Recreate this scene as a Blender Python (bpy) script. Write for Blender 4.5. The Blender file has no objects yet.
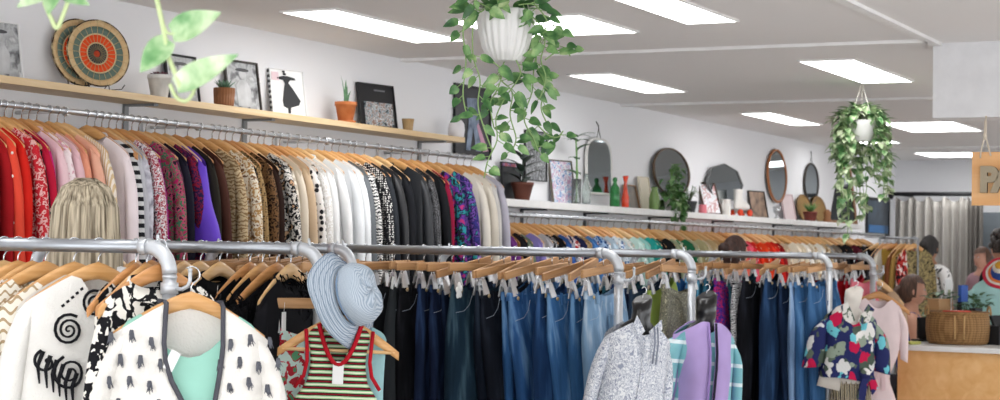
import bpy, bmesh, math, random
from mathutils import Vector, Matrix
C = bpy.context.scene.collection
PI = math.pi
random.seed(7)

# ------------------------------------------------------------------ camera
TH = math.atan(.5); ROLL = .0165; PITCH = math.atan(49/1800); FPX = 1800.0; CZ = 1.52
def _basis():
    c, s = math.cos(TH), math.sin(TH)
    R = Vector((s, -c, 0)); cp, sp = math.cos(PITCH), math.sin(PITCH)
    F = Vector((c*cp, s*cp, sp)); U = Vector((-c*sp, -s*sp, cp))
    cr, sr = math.cos(ROLL), math.sin(ROLL)
    return R*cr + U*sr, -R*sr + U*cr, F
CX, CY, CF = _basis()
cam_d = bpy.data.cameras.new('camera'); cam = bpy.data.objects.new('camera', cam_d); C.objects.link(cam)
cam_d.sensor_width = 36; cam_d.lens = FPX/1000*36
m = Matrix((CX, CY, -CF)).transposed().to_4x4(); m.translation = Vector((0, 0, CZ)); cam.matrix_world = m
cam_d.clip_start = .05; cam_d.clip_end = 200
cam_d.dof.use_dof = True; cam_d.dof.focus_distance = 6.0; cam_d.dof.aperture_fstop = 7.0
bpy.context.scene.camera = cam

# ------------------------------------------------------------------ light + exposure
sc = bpy.context.scene
sc.view_settings.view_transform = 'Standard'; sc.view_settings.look = 'None'
sc.view_settings.gamma = 1; sc.view_settings.use_curve_mapping = False; sc.view_settings.exposure = .38
w = bpy.data.worlds.new('world'); sc.world = w; w.use_nodes = True
bg = w.node_tree.nodes['Background']; bg.inputs[0].default_value = (.94, .965, 1, 1); bg.inputs[1].default_value = 2.5
def area(name, loc, rot, sx, sy, e, col):
    l = bpy.data.lights.new(name, 'AREA'); l.shape = 'RECTANGLE'; l.size = sx; l.size_y = sy; l.energy = e; l.color = col
    o = bpy.data.objects.new(name, l); C.objects.link(o); o.location = loc; o.rotation_euler = rot; return o
area('added_front_daylight', (-2.2, 0.3, 1.75), (0, -PI/2, 0), 2.3, 7.0, 70, (.95, .98, 1))  # unseen lamp added behind the camera for daylight from an assumed shopfront
PANEL_E = 6.0

# ------------------------------------------------------------------ helpers
def ray(px, py):
    return CF + CX*((px-500)/FPX) + CY*((200-py)/FPX)
def at(px, py, X=None, Y=None, Z=None, d=None):
    r = ray(px, py)
    t = X/r.x if X is not None else Y/r.y if Y is not None else (Z-CZ)/r.z if Z is not None else d
    return Vector((r.x*t, r.y*t, CZ+r.z*t))
def hexc(h):
    if not isinstance(h, str): return tuple(h)+(1,) if len(h) == 3 else h
    v = [int(h[i:i+2], 16)/255 for i in (0, 2, 4)]
    return tuple((x/12.92 if x < .04045 else ((x+.055)/1.055)**2.4) for x in v)+(1,)

_mc = {}
def mat(col, rough=.6, metal=0, emit=0, trans=0, kind='plain', cols=None, s=1, rot=0, sheen=0, coat=0, ior=1.45, bump=0):
    key = (col if isinstance(col, str) else tuple(col), rough, metal, emit, trans, kind, tuple(cols or ()), s, rot, sheen, coat, ior, bump)
    if key in _mc: return _mc[key]
    M = bpy.data.materials.new(kind+'_'+str(col)); M.use_nodes = True; nt = M.node_tree; N = nt.nodes; L = nt.links
    b = N['Principled BSDF']; b.inputs['Roughness'].default_value = rough; b.inputs['Metallic'].default_value = metal
    b.inputs['IOR'].default_value = ior
    if rough >= .8: b.inputs['Specular IOR Level'].default_value = .12
    if trans: b.inputs['Transmission Weight'].default_value = trans
    if sheen: b.inputs['Sheen Weight'].default_value = sheen
    if coat: b.inputs['Coat Weight'].default_value = coat
    c0 = hexc(col)
    if emit:
        b.inputs['Emission Color'].default_value = c0; b.inputs['Emission Strength'].default_value = emit
    b.inputs['Base Color'].default_value = c0
    tc = N.new('ShaderNodeTexCoord'); mp = N.new('ShaderNodeMapping'); L.new(tc.outputs['Object'], mp.inputs[0])
    mp.inputs['Scale'].default_value = (s, s, s); mp.inputs['Rotation'].default_value = (0, rot, 0)
    def ramp(src, stops, interp='CONSTANT'):
        r = N.new('ShaderNodeValToRGB'); r.color_ramp.interpolation = interp
        e = r.color_ramp.elements
        while len(e) > 1: e.remove(e[-1])
        e[0].position = stops[0][0]; e[0].color = hexc(stops[0][1])
        for p, c in stops[1:]:
            x = e.new(p); x.color = hexc(c)
        L.new(src, r.inputs[0]); return r.outputs[0]
    def mix(f, a, bb):
        x = N.new('ShaderNodeMix'); x.data_type = 'RGBA'
        L.new(f, x.inputs[0]) if not isinstance(f, float) else setattr(x.inputs[0], 'default_value', f)
        for i, q in ((6, a), (7, bb)):
            if isinstance(q, tuple): x.inputs[i].default_value = q
            else: L.new(q, x.inputs[i])
        return x.outputs[2]
    def noise(scale, detail=3, dist=0, src=None):
        n = N.new('ShaderNodeTexNoise'); n.inputs['Scale'].default_value = scale; n.inputs['Detail'].default_value = detail
        n.inputs['Distortion'].default_value = dist; L.new(src or mp.outputs[0], n.inputs['Vector']); return n.outputs[0]
    def wave(scale, dirn, dist=0, prof='SIN', dsc=1):
        n = N.new('ShaderNodeTexWave'); n.bands_direction = dirn; n.wave_profile = prof
        n.inputs['Scale'].default_value = scale; n.inputs['Distortion'].default_value = dist; n.inputs['Detail Scale'].default_value = dsc
        L.new(mp.outputs[0], n.inputs['Vector']); return n.outputs[1]
    out = None
    if kind == 'plain' and bump != -1 and not emit and not trans:
        out = mix(ramp(noise(9, 4), [(.3, '000000'), (.7, 'ffffff')], 'LINEAR'), tuple(v*.9 for v in c0[:3])+(1,), c0)
    elif kind == 'blotch':
        k = len(cols); lo, hi = .30, .70
        out = ramp(noise(21, 3, .5), [(0, cols[0])]+[(lo+(hi-lo)*i/k, cols[i]) for i in range(1, k)])
    elif kind == 'soft':
        k = len(cols)
        out = ramp(noise(10, 4, .3), [(.28+.45*i/(k-1), cols[i]) for i in range(k)], 'LINEAR')
    elif kind == 'floral':
        v = N.new('ShaderNodeTexVoronoi'); v.inputs['Scale'].default_value = 22; L.new(mp.outputs[0], v.inputs['Vector'])
        sp = N.new('ShaderNodeSeparateColor'); L.new(v.outputs['Color'], sp.inputs[0]); k = len(cols)
        f = ramp(sp.outputs[0], [(i/k, cols[i]) for i in range(k)])
        nz = noise(60, 2); a = N.new('ShaderNodeMath'); a.operation = 'MULTIPLY_ADD'; L.new(nz, a.inputs[0]); a.inputs[1].default_value = .35
        L.new(v.outputs['Distance'], a.inputs[2])
        out = mix(ramp(a.outputs[0], [(0, '000000'), (.58, 'ffffff')]), f, c0)
    elif kind == 'leafy':
        nn = N.new('ShaderNodeTexNoise'); nn.inputs['Scale'].default_value = 16; L.new(mp.outputs[0], nn.inputs['Vector'])
        vm = N.new('ShaderNodeVectorMath'); vm.operation = 'MULTIPLY_ADD'; L.new(nn.outputs['Color'], vm.inputs[0]); vm.inputs[1].default_value = (.09, .09, .09); L.new(mp.outputs[0], vm.inputs[2])
        v = N.new('ShaderNodeTexVoronoi'); v.inputs['Scale'].default_value = 13; L.new(vm.outputs[0], v.inputs['Vector'])
        sp = N.new('ShaderNodeSeparateColor'); L.new(v.outputs['Color'], sp.inputs[0]); k = len(cols)
        f = ramp(sp.outputs[0], [(i/k, cols[i]) for i in range(k)])
        f2 = mix(ramp(wave(26, 'DIAGONAL', 3), [(0, '303030'), (.45, '000000')]), f, hexc('2a2f5e'))
        out = mix(ramp(v.outputs['Distance'], [(0, '000000'), (.62, 'ffffff')]), f2, c0)
    elif kind in ('hstripe', 'vstripe'):
        k = len(cols)
        out = ramp(wave(8, 'Z' if kind == 'hstripe' else 'X', .4, 'SAW'), [(i/k, cols[i]) for i in range(k)])
    elif kind == 'rings':
        k = len(cols)
        out = ramp(wave(8, 'Z', 0, 'SAW'), [(i/k, cols[i]) for i in range(k)])
    elif kind == 'check':
        a = ramp(wave(9, 'X'), [(0, cols[0]), (.5, cols[1])]); b2 = ramp(wave(9, 'Z'), [(0, cols[0]), (.5, cols[1])])
        out = mix(.5, a, b2)
    elif kind == 'dots':
        v = N.new('ShaderNodeTexVoronoi'); v.inputs['Scale'].default_value = 60; v.inputs['Randomness'].default_value = .35
        L.new(mp.outputs[0], v.inputs['Vector']); out = ramp(v.outputs['Distance'], [(0, cols[0]), (.36, col)])
    elif kind == 'animal':
        out = ramp(wave(9, 'Z', 9, 'SIN', 2.2), [(0, cols[0]), (.42, col)])
    elif kind == 'zigzag':
        sx = N.new('ShaderNodeSeparateXYZ'); L.new(mp.outputs[0], sx.inputs[0])
        a = N.new('ShaderNodeMath'); a.operation = 'MULTIPLY'; L.new(sx.outputs[0], a.inputs[0]); a.inputs[1].default_value = 150
        sn = N.new('ShaderNodeMath'); sn.operation = 'SINE'; L.new(a.outputs[0], sn.inputs[0])
        b2 = N.new('ShaderNodeMath'); b2.operation = 'MULTIPLY_ADD'; L.new(sn.outputs[0], b2.inputs[0]); b2.inputs[1].default_value = .008; L.new(sx.outputs[2], b2.inputs[2])
        cc = N.new('ShaderNodeMath'); cc.operation = 'MULTIPLY'; L.new(b2.outputs[0], cc.inputs[0]); cc.inputs[1].default_value = 32
        fr = N.new('ShaderNodeMath'); fr.operation = 'FRACT'; L.new(cc.outputs[0], fr.inputs[0])
        out = ramp(fr.outputs[0], [(0, cols[0]), (.3, col)])
    elif kind == 'denim':
        mp.inputs['Scale'].default_value = (s, s, s*.12)
        n1 = ramp(noise(22, 4), [(.36, tuple(v*.7 for v in hexc(col)[:3])+(1,)), (.5, col), (.66, cols[0])], 'LINEAR')
        out = n1
    elif kind == 'hair':
        mp.inputs['Scale'].default_value = (s, s, s*.04)
        out = ramp(noise(38, 3), [(.36, col), (.62, cols[0])], 'LINEAR')
    elif kind == 'wood':
        mp.inputs['Scale'].default_value = (s*.15, s*2, s*2) if rot == 0 else (s*2, s*2, s*.15); mp.inputs['Rotation'].default_value = (0, 0, 0)
        out = ramp(noise(12, 4, .8), [(.3, cols[0]), (.7, col)], 'LINEAR')
    elif kind == 'weave':
        a = ramp(wave(18, 'Z'), [(0, cols[0]), (1, col)], 'LINEAR'); b2 = ramp(wave(18, 'X', .0), [(0, cols[0]), (1, col)], 'LINEAR')
        out = mix(.5, a, b2)
    if out is not None: L.new(out, b.inputs['Base Color'])
    if bump > 0:
        bp = N.new('ShaderNodeBump'); bp.inputs['Strength'].default_value = min(bump, 1); bp.inputs['Distance'].default_value = .004
        L.new(noise(140, 2), bp.inputs['Height']); L.new(bp.outputs[0], b.inputs['Normal'])
    _mc[key] = M; return M
def fab(k, col, *cols, s=1, rough=.9, rot=0, sheen=0): return mat(col, rough, kind=k, cols=cols, s=s, rot=rot, sheen=sheen)

class MB:
    def __init__(s): s.bm = bmesh.new(); s.mi = 0
    def loft(s, rings, caps=True, closed=True):
        vs = [[s.bm.verts.new(p) for p in r] for r in rings]; n = len(vs[0])
        for a, b in zip(vs, vs[1:]):
            for i in range(n if closed else n-1):
                j = (i+1) % n
                f = s.bm.faces.new((a[i], a[j], b[j], b[i])); f.material_index = s.mi; f.smooth = True
        if caps and closed:
            for r in (vs[0], vs[-1]):
                try: f = s.bm.faces.new(r); f.material_index = s.mi
                except Exception: pass
        return vs
    def box(s, c, d, rz=0, taper=1, ry=0, rx=0, bev=0):
        r = Matrix.Rotation(rz, 3, 'Z') @ Matrix.Rotation(ry, 3, 'Y') @ Matrix.Rotation(rx, 3, 'X'); c = Vector(c)
        vs = []
        for z in (-1, 1):
            k = taper if z < 0 else 1
            for x, y in ((-1, -1), (1, -1), (1, 1), (-1, 1)):
                vs.append(s.bm.verts.new(c + r @ Vector((x*d[0]/2*k, y*d[1]/2*k, z*d[2]/2))))
        fs = []
        for q in ((3, 2, 1, 0), (4, 5, 6, 7), (0, 1, 5, 4), (1, 2, 6, 5), (2, 3, 7, 6), (3, 0, 4, 7)):
            f = s.bm.faces.new([vs[i] for i in q]); f.material_index = s.mi; fs.append(f)
        if bev:
            es = list({e for f in fs for e in f.edges})
            r2 = bmesh.ops.bevel(s.bm, geom=es, offset=bev, segments=2, affect='EDGES', profile=.5)
            for f in r2['faces']: f.material_index = s.mi
        return s
    def tube(s, pts, r, n=8, ell=1, caps=True):
        pts = [Vector(p) for p in pts]; rs = r if isinstance(r, (list, tuple)) else [r]*len(pts)
        rings = []; up = None
        for i, p in enumerate(pts):
            t = (pts[min(i+1, len(pts)-1)] - pts[max(i-1, 0)]).normalized()
            if up is None:
                up = Vector((0, 0, 1)) if abs(t.z) < .9 else Vector((0, 1, 0))
            a = (up - t*up.dot(t))
            a = a.normalized() if a.length > 1e-5 else t.orthogonal().normalized()
            b = t.cross(a); up = a
            rings.append([p + a*math.cos(2*PI*k/n)*rs[i]*ell + b*math.sin(2*PI*k/n)*rs[i] for k in range(n)])
        s.loft(rings, caps); return s
    def lathe(s, prof, n=24, c=(0, 0, 0), flute=0, nf=0, sx=1, sy=1):
        c = Vector(c); rings = []
        for r, z in prof:
            rings.append([c + Vector((math.cos(2*PI*k/n)*max(r, 1e-4)*sx*(1+flute*math.cos(nf*2*PI*k/n)), math.sin(2*PI*k/n)*max(r, 1e-4)*sy*(1+flute*math.cos(nf*2*PI*k/n)), z)) for k in range(n)])
        s.loft(rings); return s
    def ball(s, c, r, n=12, m=8):
        r = Vector(r) if not isinstance(r, (int, float)) else Vector((r, r, r)); c = Vector(c)
        s.loft([[c+Vector((r.x*math.sin(PI*max(.02, min(m-.02, j))/m)*math.cos(2*PI*k/n), r.y*math.sin(PI*max(.02, min(m-.02, j))/m)*math.sin(2*PI*k/n), r.z*math.cos(PI*j/m))) for k in range(n)] for j in range(m+1)]); return s
    def poly(s, pts, thick, axis='y', c=(0, 0, 0)):
        c = Vector(c); mk = lambda p, o: c+(Vector((p[0], o, p[1])) if axis == 'y' else Vector((p[0], p[1], o)))
        a = [s.bm.verts.new(mk(p, 0)) for p in pts]; b = [s.bm.verts.new(mk(p, thick)) for p in pts]
        for f in ([a, b[::-1]]+[[a[i], b[i], b[(i+1) % len(a)], a[(i+1) % len(a)]] for i in range(len(a))]):
            f = s.bm.faces.new(f); f.material_index = s.mi
        return s
    def leaf(s, base, d, L, W, up=Vector((0, 0, 1)), droop=.3, nseg=5, heart=.25):
        d = Vector(d).normalized(); side = d.cross(up)
        side = side.normalized() if side.length > 1e-4 else Vector((1, 0, 0)); nrm = side.cross(d)
        vs = []
        for i in range(nseg+1):
            t = i/nseg; wd = W/2*(math.sin(PI*min(1, (t*.86+.14)))**.75)*(1.25-.5*t) if i < nseg else .001
            p = Vector(base)+d*(L*t)-nrm*(droop*L*t*t)
            vs.append([s.bm.verts.new(p-side*wd+nrm*wd*.3), s.bm.verts.new(p-nrm*0), s.bm.verts.new(p+side*wd+nrm*wd*.3)])
        for a, b in zip(vs, vs[1:]):
            for i in (0, 1):
                f = s.bm.faces.new((a[i], a[i+1], b[i+1], b[i])); f.material_index = s.mi; f.smooth = True
        return s
    def mesh(s, name, mats):
        me = bpy.data.meshes.new(name); bmesh.ops.recalc_face_normals(s.bm, faces=s.bm.faces); s.bm.to_mesh(me); s.bm.free()
        for m_ in (mats if isinstance(mats, (list, tuple)) else [mats]): me.materials.append(m_)
        return me
    def build(s, name, mats, parent=None, label=None, loc=None, rz=0):
        o = bpy.data.objects.new(name, s.mesh(name, mats)); C.objects.link(o)
        if parent: o.parent = parent
        if label: o['label'] = label
        if loc is not None: o.location = loc
        if rz: o.rotation_euler = (0, 0, rz)
        return o
def thing(name, label, cat, loc=(0, 0, 0), rz=0, group=None, rot=None):
    o = bpy.data.objects.new(name, None); C.objects.link(o); o.empty_display_size = .05
    o.location = loc; o.rotation_euler = rot or (0, 0, rz); o['label'] = label; o['category'] = cat
    if group: o['group'] = group
    return o
def tag(o, label, cat, group=None):
    o['label'] = label; o['category'] = cat
    if group: o['group'] = group
    return o
def struct(name, mb, m_, parent=None):
    o = mb.build(name, m_, parent)
    if not parent: o['kind'] = 'structure'
    return o
def dup(root, loc, rot, label, group=None):
    r = root.copy(); C.objects.link(r); r.location = loc; r.rotation_euler = rot; r['label'] = label
    if group: r['group'] = group
    for ch in list(root.children):
        c_ = ch.copy(); C.objects.link(c_); c_.parent = r
        for g in ch.children:
            d_ = g.copy(); C.objects.link(d_); d_.parent = c_
    return r
def facing(p, extra=0): return math.atan2(p[1], p[0]) - PI/2 + extra
def rnd(a, b): return random.uniform(a, b)

# ------------------------------------------------------------------ common materials
WALL = mat('e6e6e8', .85, bump=-1); CEIL = mat('f0eeed', .9, bump=-1); WHITE = mat('efeeec', .5)
STEEL = mat('a9adb3', .38, .85); LEGM = mat('cfd3d8', .42, .45); CHROME = mat('d9dce0', .2, 1.0); CLIPM = mat('eaecef', .25, .65); DKMET = mat('26262a', .5, .4)
WOODL = mat('ddc49c', .5, kind='wood', cols=('cfb084',), s=1.2)
HANGW = [mat('dfae74', .42, kind='wood', cols=('cb9558',), s=2, coat=.2), mat('d49a62', .42, kind='wood', cols=('ba8048',), s=2, coat=.2), mat('e6c08e', .42, kind='wood', cols=('d6a970',), s=2, coat=.2)]
BARW = [mat('c79a6b', .5, kind='wood', cols=('a97c50',), s=2), mat('b98a5c', .5, kind='wood', cols=('966b42',), s=2)]
BLACK = mat('17171a', .6); MIRROR = mat('8f999d', .03, 1.0, bump=-1)
GLASS = mat('f4fbfa', .02, 0, 0, .95, bump=-1)

# ------------------------------------------------------------------ the room
WY = 5.05; CH = 2.585; BX = 20.0
f = MB(); f.box((8.8, .2, -.05), (24, 10.4, .1)); struct('floor', f, mat('d2ccc6', .5, kind='soft', cols=('c8c1ba', 'dad5cf'), s=.3))
f = MB(); f.box((8.8, .2, CH+.05), (24, 10.4, .1)); struct('ceiling', f, CEIL)
f = MB(); f.box((8.8, WY+.05, CH/2), (24, .1, CH)); struct('wall_left', f, WALL)
f = MB(); f.box((BX+.05, .2, CH/2), (.1, 9.7, CH)); struct('wall_back', f, WALL)
f = MB(); f.box((8.8, -4.7, .2), (24, .1, .4)); f.box((8.8, -4.7, CH-.08), (24, .1, .16))  # unseen side wall, left mostly open so sky light reaches the ceiling
for k in range(7): f.box((-3.1+4*k-.1*(k == 6), -4.7, CH/2), (.2, .1, CH-.5))
struct('wall_right', f, WALL)
f = MB(); f.box((9.14, .5, (CH+2.21)/2), (.28, 3.18, CH-2.21+.0)); struct('wall_bulkhead', f, mat('e6e6e8', .8))
for i, (c, d) in enumerate([((8.84, 3.565, CH-.008), (.06, 2.97, .016)), ((12.05, 3.5, CH-.008), (.06, 3.1, .016)), ((17.6, 2.0, CH-.008), (.07, 6.1, .016)), ((8.0, 2.07, CH-.008), (1.98, .05, .016)), ((5.6, 2.5, CH-.008), (.06, 5.1, .016)), ((12.05, -.5, CH-.008), (.06, 4.9, .016))]):
    f = MB(); f.box(c, d); struct('trim_%d' % (i+1), f, mat('f6f5f4', .7))
f = MB(); f.box((8.8, WY-.008, .06), (24, .016, .12)); struct('baseboard_left', f, WHITE)
# ceiling light panels (x0,x1,y0,y1)
lights = [((6.84, 8.08, 4.26, 4.54), 'long bright ceiling light panel above the wooden wall shelf'),
          ((7.37, 8.05, 3.30, 3.97), 'square bright ceiling panel right behind the fluted hanging pot'),
          ((6.55, 7.82, 2.715, 2.955), 'bright ceiling light panel cut off by the top edge of the photo'),
          ((9.90, 11.15, 4.22, 4.50), 'slim ceiling light panel to the right of the fluted hanging pot'),
          ((13.0, 14.3, 4.23, 4.47), 'small distant ceiling light panel above the oval wooden mirror'),
          ((9.56, 10.87, 2.65, 2.955), 'ceiling light panel just above the far hanging plant'),
          ((14.2, 15.3, 3.14, 3.72), 'wide ceiling light panel behind the plywood sign rope'),
          ((18.45, 19.25, 3.7, 4.47), 'farthest ceiling light panel in front of the curtain'),
          ((16.3, 16.8, 4.2, 4.7), 'tiny ceiling light panel half hidden behind the far hanging plant'),
          ((3.0, 4.3, 4.25, 4.53), 'added ceiling light panel out of view over the near end'), ((3.0, 4.3, 2.7, 2.95), 'added ceiling light panel out of view above the camera'),  # extra panels added out of view, not part of the visible rows
          ((9.6, 10.9, .2, .5), 'added unseen ceiling light panel beyond the bulkhead')]  # another extra panel, added where the camera cannot see it
for (x0, x1, y0, y1), lb in lights:
    cx, cy = (x0+x1)/2, (y0+y1)/2
    t = thing('ceiling_light', lb, 'ceiling light', (cx, cy, CH), group='ceiling light panels')
    f = MB(); a, b = (x1-x0)/2, (y1-y0)/2
    for c, d in (((0, b+.005, -.005), (2*a+.02, .01, .01)), ((0, -b-.005, -.005), (2*a+.02, .01, .01)), ((a+.005, 0, -.005), (.01, 2*b, .01)), ((-a-.005, 0, -.005), (.01, 2*b, .01))): f.box(c, d)
    f.build('frame', WHITE, t)
    f = MB(); f.box((0, 0, -.005), (2*a, 2*b, .006)); f.build('diffuser', mat('ffffff', .5, emit=PANEL_E), t)

# ------------------------------------------------------------------ shelves
def shelf(name, label, x0, x1, ztop, th, yf, m_, brk, brm):
    t = thing(name, label, 'shelf', ((x0+x1)/2, WY, ztop-th))
    f = MB(); f.box((0, (yf-WY)/2-.001, th/2), (x1-x0, WY-yf, th), bev=.002); f.build('board', m_, t)
    for bx in brk:
        f = MB(); x = bx-(x0+x1)/2
        f.box((x, -.008, -.06), (.03, .012, .12)); f.box((x, (yf-WY)/2+.01, -.006), (.03, WY-yf-.03, .01)); f.build('bracket', brm, t)
    return t
xe = at(465, 137, Y=4.85).x
shelf('wall_shelf', 'long pale wooden shelf with plants and pictures on the left wall', 3.6, xe, 2.163, .03, 4.85, WOODL,
      [at(p, 105, Y=5.03).x for p in (128, 247, 422)]+[4.6], mat('8c8e90', .5, .5))
x2 = at(503, 198, Y=4.85).x; x2e = at(862, 226, Y=4.85).x
shelf('display_shelf', 'white painted shelf with mirrors and bottles above the farther clothes', x2, x2e, 1.826, .045, 4.84, mat('eeedeb', .5),
      [10.4, 11.4, 12.6, 14, 15.6, 17], mat('55565a', .5, .5))
f = MB(); f.box((x2-.01, 4.93, 1.2), (.03, .22, 1.25)); tag(f.build('side_panel', mat('e8e8e8', .6)), 'white upright panel closing the left end of the white shelf', 'panel')

def wall_rail(x0, x1, z, r, label, mounts):
    t = thing('wall_rail', label, 'clothes rail', (x0, 4.75, z))
    f = MB(); f.tube([(0, 0, 0), ((x1-x0)*.3, 0, 0), (x1-x0, 0, 0)], r, 12); f.build('rail', mat('c4c7cb', .3, .8), t)
    for mx in mounts:
        f = MB(); x = mx-x0; f.tube([(x, 0, 0), (x, .27, 0)], .008, 8); f.tube([(x, .02, 0), (x, -.004, 0)], r+.006, 10); f.box((x, WY-4.75-.012, .0), (.09, .02, .07), bev=.004); f.build('wall_mount', mat('dddddd', .5, .1), t)
RZ1, RZ2 = 2.04, 1.728
wall_rail(3.4, at(484, 157, Y=4.75).x, RZ1, .0125, 'long steel clothes rail under the wooden shelf', [4.3, at(20, 100, Y=5).x, at(155, 112, Y=5).x, 7.6, 8.6])
wall_rail(at(507, 212, Y=4.75).x, at(884, 236, Y=4.75).x, RZ2, .0125, 'long steel clothes rail under the white shelf', [10.2, 11.5, 13, 14.6, 16.2, 17.5])

# ------------------------------------------------------------------ hangers
def zsh(ax, hw=.21, zt=-.05): return zt - .008 - .105*(ax/hw)**1.35
def hanger_proto(r, wood, nm='wooden_hanger'):
    t = thing(nm, '', 'hanger')
    f = MB(); rings = []
    for i in range(17):
        x = -.21+.42*i/16; a = abs(x)/.21; h = .052-.022*a; zc = zsh(abs(x))-h/2+.014*(1-a)
        th = .0065*(1 if a < .97 else .6)
        rings.append([Vector((x, th*math.cos(q), zc+h/2*math.sin(q))) for q in [2*PI*k/8+PI/8 for k in range(8)]])
    f.loft(rings); f.build('shoulder_bar', wood, t)
    f = MB(); R = r+.003; pts = [(0, 0, -.062), (0, 0, -R-.010)]
    for k in range(10):
        a = -PI/2+.35+(PI*1.12)*k/9; pts.append((R*math.cos(a), 0, R*math.sin(a)))
    f.tube(pts, .0022, 6); f.build('hook', CHROME, t); return t
def clip_proto(r, wood):
    t = thing('clip_hanger', '', 'hanger')
    f = MB(); f.box((0, 0, -.072), (.38, .014, .034), bev=.004); f.build('bar', wood, t)
    f = MB(); R = r+.003; pts = [(0, 0, -.056), (0, 0, -R-.008)]
    for k in range(10):
        a = -PI/2+.35+(PI*1.12)*k/9; pts.append((R*math.cos(a), 0, R*math.sin(a)))
    f.tube(pts, .0022, 6); f.build('hook', CHROME, t)
    for s in (-1, 1):
        f = MB(); x = s*.15
        f.tube([(x-.008, 0, -.088), (x-.01, 0, -.11), (x, 0, -.122), (x+.01, 0, -.11), (x+.008, 0, -.088)], .0028, 6)
        f.box((x, -.011, -.135), (.024, .004, .065), rx=-.2, taper=1.5); f.box((x, .011, -.135), (.024, .004, .065), rx=.2, taper=1.5)
        f.tube([(x-.012, 0, -.118), (x+.012, 0, -.118)], .006, 8)
        f.build('clip', CLIPM, t)
    return t
PR = {}
def hang(kind, r, loc, rot, label, group, tone=0):
    k = (kind, r, tone)
    if k not in PR:
        t = (hanger_proto(r, HANGW[tone]) if kind == 'w' else clip_proto(r, BARW[tone % 2]))
        PR[k] = t; t.location = loc; t.rotation_euler = rot; t['label'] = label; t['group'] = group
        return t
    return dup(PR[k], loc, rot, label, group)

# ------------------------------------------------------------------ garments
def body_mb(f, hw=.215, L=.75, flare=.0, t=.022, nk=.10, drop=.07, amp=.0045, seed=0, n=36, rows=14, zt=-.05, waist=.06, tt=.5, wf=None, bdrop=.02):
    rg = random.Random(seed); p1, p2, p3 = rg.uniform(0, 6), rg.uniform(0, 6), rg.uniform(0, 6); k1 = rg.choice((2.5, 3.3, 4.2)); rings = []
    for j in range(rows+1):
        v = j/rows; wv = hw*(1-waist*math.sin(PI*min(1, v*1.4)))+flare*v if wf is None else wf(v); ring = []
        for k in range(n):
            a = 2*PI*k/n; u = math.cos(a); fr = math.sin(a) < 0; au = abs(u); ax = au*hw
            base = zsh(max(ax, nk), zt=zt)+.004
            base -= .016*max(0, (au-.88)/.12)**2
            if ax < nk: base -= (drop if fr else bdrop)*(1-(ax/nk)**2)
            th = t*(tt+(1-tt)*min(1, v*5)); sn = math.copysign(abs(math.sin(a))**.55, math.sin(a))
            y = th*sn + amp*min(1, v*2.5)*(math.sin(k1*u+p1+2*v)+.6*math.sin(2.3*k1*u+p2+(0 if fr else 1.4)))
            hem = -L + .006*math.sin(3*u+p3)
            ring.append(Vector((u*wv, y, base+(hem-base)*v )))
        rings.append(ring)
    f.loft(rings, caps=False)
def sleeve_mb(f, s, hw=.215, length=.56, r=.042, seed=0, out=.03, zt=-.05, ys=.6, short=False):
    rg = random.Random(seed*3+s); ph = rg.uniform(0, 6); rings = []; rows = 9; n = 14
    for j in range(rows+1):
        v = j/rows; z0 = zsh(hw, zt=zt)
        x = hw-.028+out*(1-(1-min(1, v*2.2))**2)+(.03*v if not short else .04*v); z = z0+.004-length*v
        rr = r*(.62+.38*min(1, v*6))*(1-.25*v if not short else 1+.2*v)
        yo = .006*math.sin(5*v+ph)
        rings.append([Vector((s*(x+rr*.75*math.cos(a)), yo+rr*ys*math.sin(a)*(1+.12*math.sin(9*v+a*2+ph)), z+(.02*math.cos(a)*(-1) if j < 3 else -.012*math.cos(a)))) for a in [2*PI*k/n for k in range(n)]])
    f.loft(rings, caps=True)
def collar_mb(f, nk=.10, h=.03, t=.02, zt=-.05):
    n = 20; r0 = []; r1 = []
    for k in range(n):
        a = 2*PI*k/n; z = zsh(nk, zt=zt)+(-.035 if math.sin(a) < 0 else .012)*abs(math.sin(a))
        r0.append(Vector((nk*1.0*math.cos(a), t*math.sin(a), z-.006))); r1.append(Vector((nk*1.15*math.cos(a), t*1.5*math.sin(a), z-.012-h*.4))); 
    rt = [Vector((p.x*.98, p.y*.9, p.z+h*.7)) for p in r0]
    f.loft([r0, rt, r1], caps=False)
_mesh = {}
def cm(key, fn, m_, name):
    """mesh built once per key, copied with another fabric"""
    if key not in _mesh:
        f = MB(); fn(f); _mesh[key] = f.mesh(name, m_); return _mesh[key]
    me = _mesh[key].copy(); me.materials.clear(); me.materials.append(m_); return me
def child(name, me, parent):
    o = bpy.data.objects.new(name, me); C.objects.link(o); o.parent = parent; return o
def top(name, label, cat, loc, rot, m_, group=None, v=0, sl='long', L=.75, flare=.0, collar=False, hw=.215, t=.022, sm=None, nk=.108):
    o = thing(name, label, cat, loc, rot=rot, group=group)
    child('body', cm(('b', v, L, flare, hw, t, nk), lambda f: body_mb(f, nk=nk, hw=hw, L=L, flare=flare, t=t, seed=v), m_, 'body'), o)
    if sl != 'none':
        for s in (-1, 1):
            kw = dict(length=.17, r=.06, short=True) if sl == 'short' else dict(length=.56)
            child('sleeve', cm(('s', s, sl, v, hw), lambda f: sleeve_mb(f, s, hw=hw, seed=v, **kw), sm or m_, 'sleeve'), o)
    if collar: child('collar', cm(('c', nk), lambda f: collar_mb(f, nk=nk), m_, 'collar'), o)
    return o
def words(n): return n.replace('_', ' ')
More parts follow.
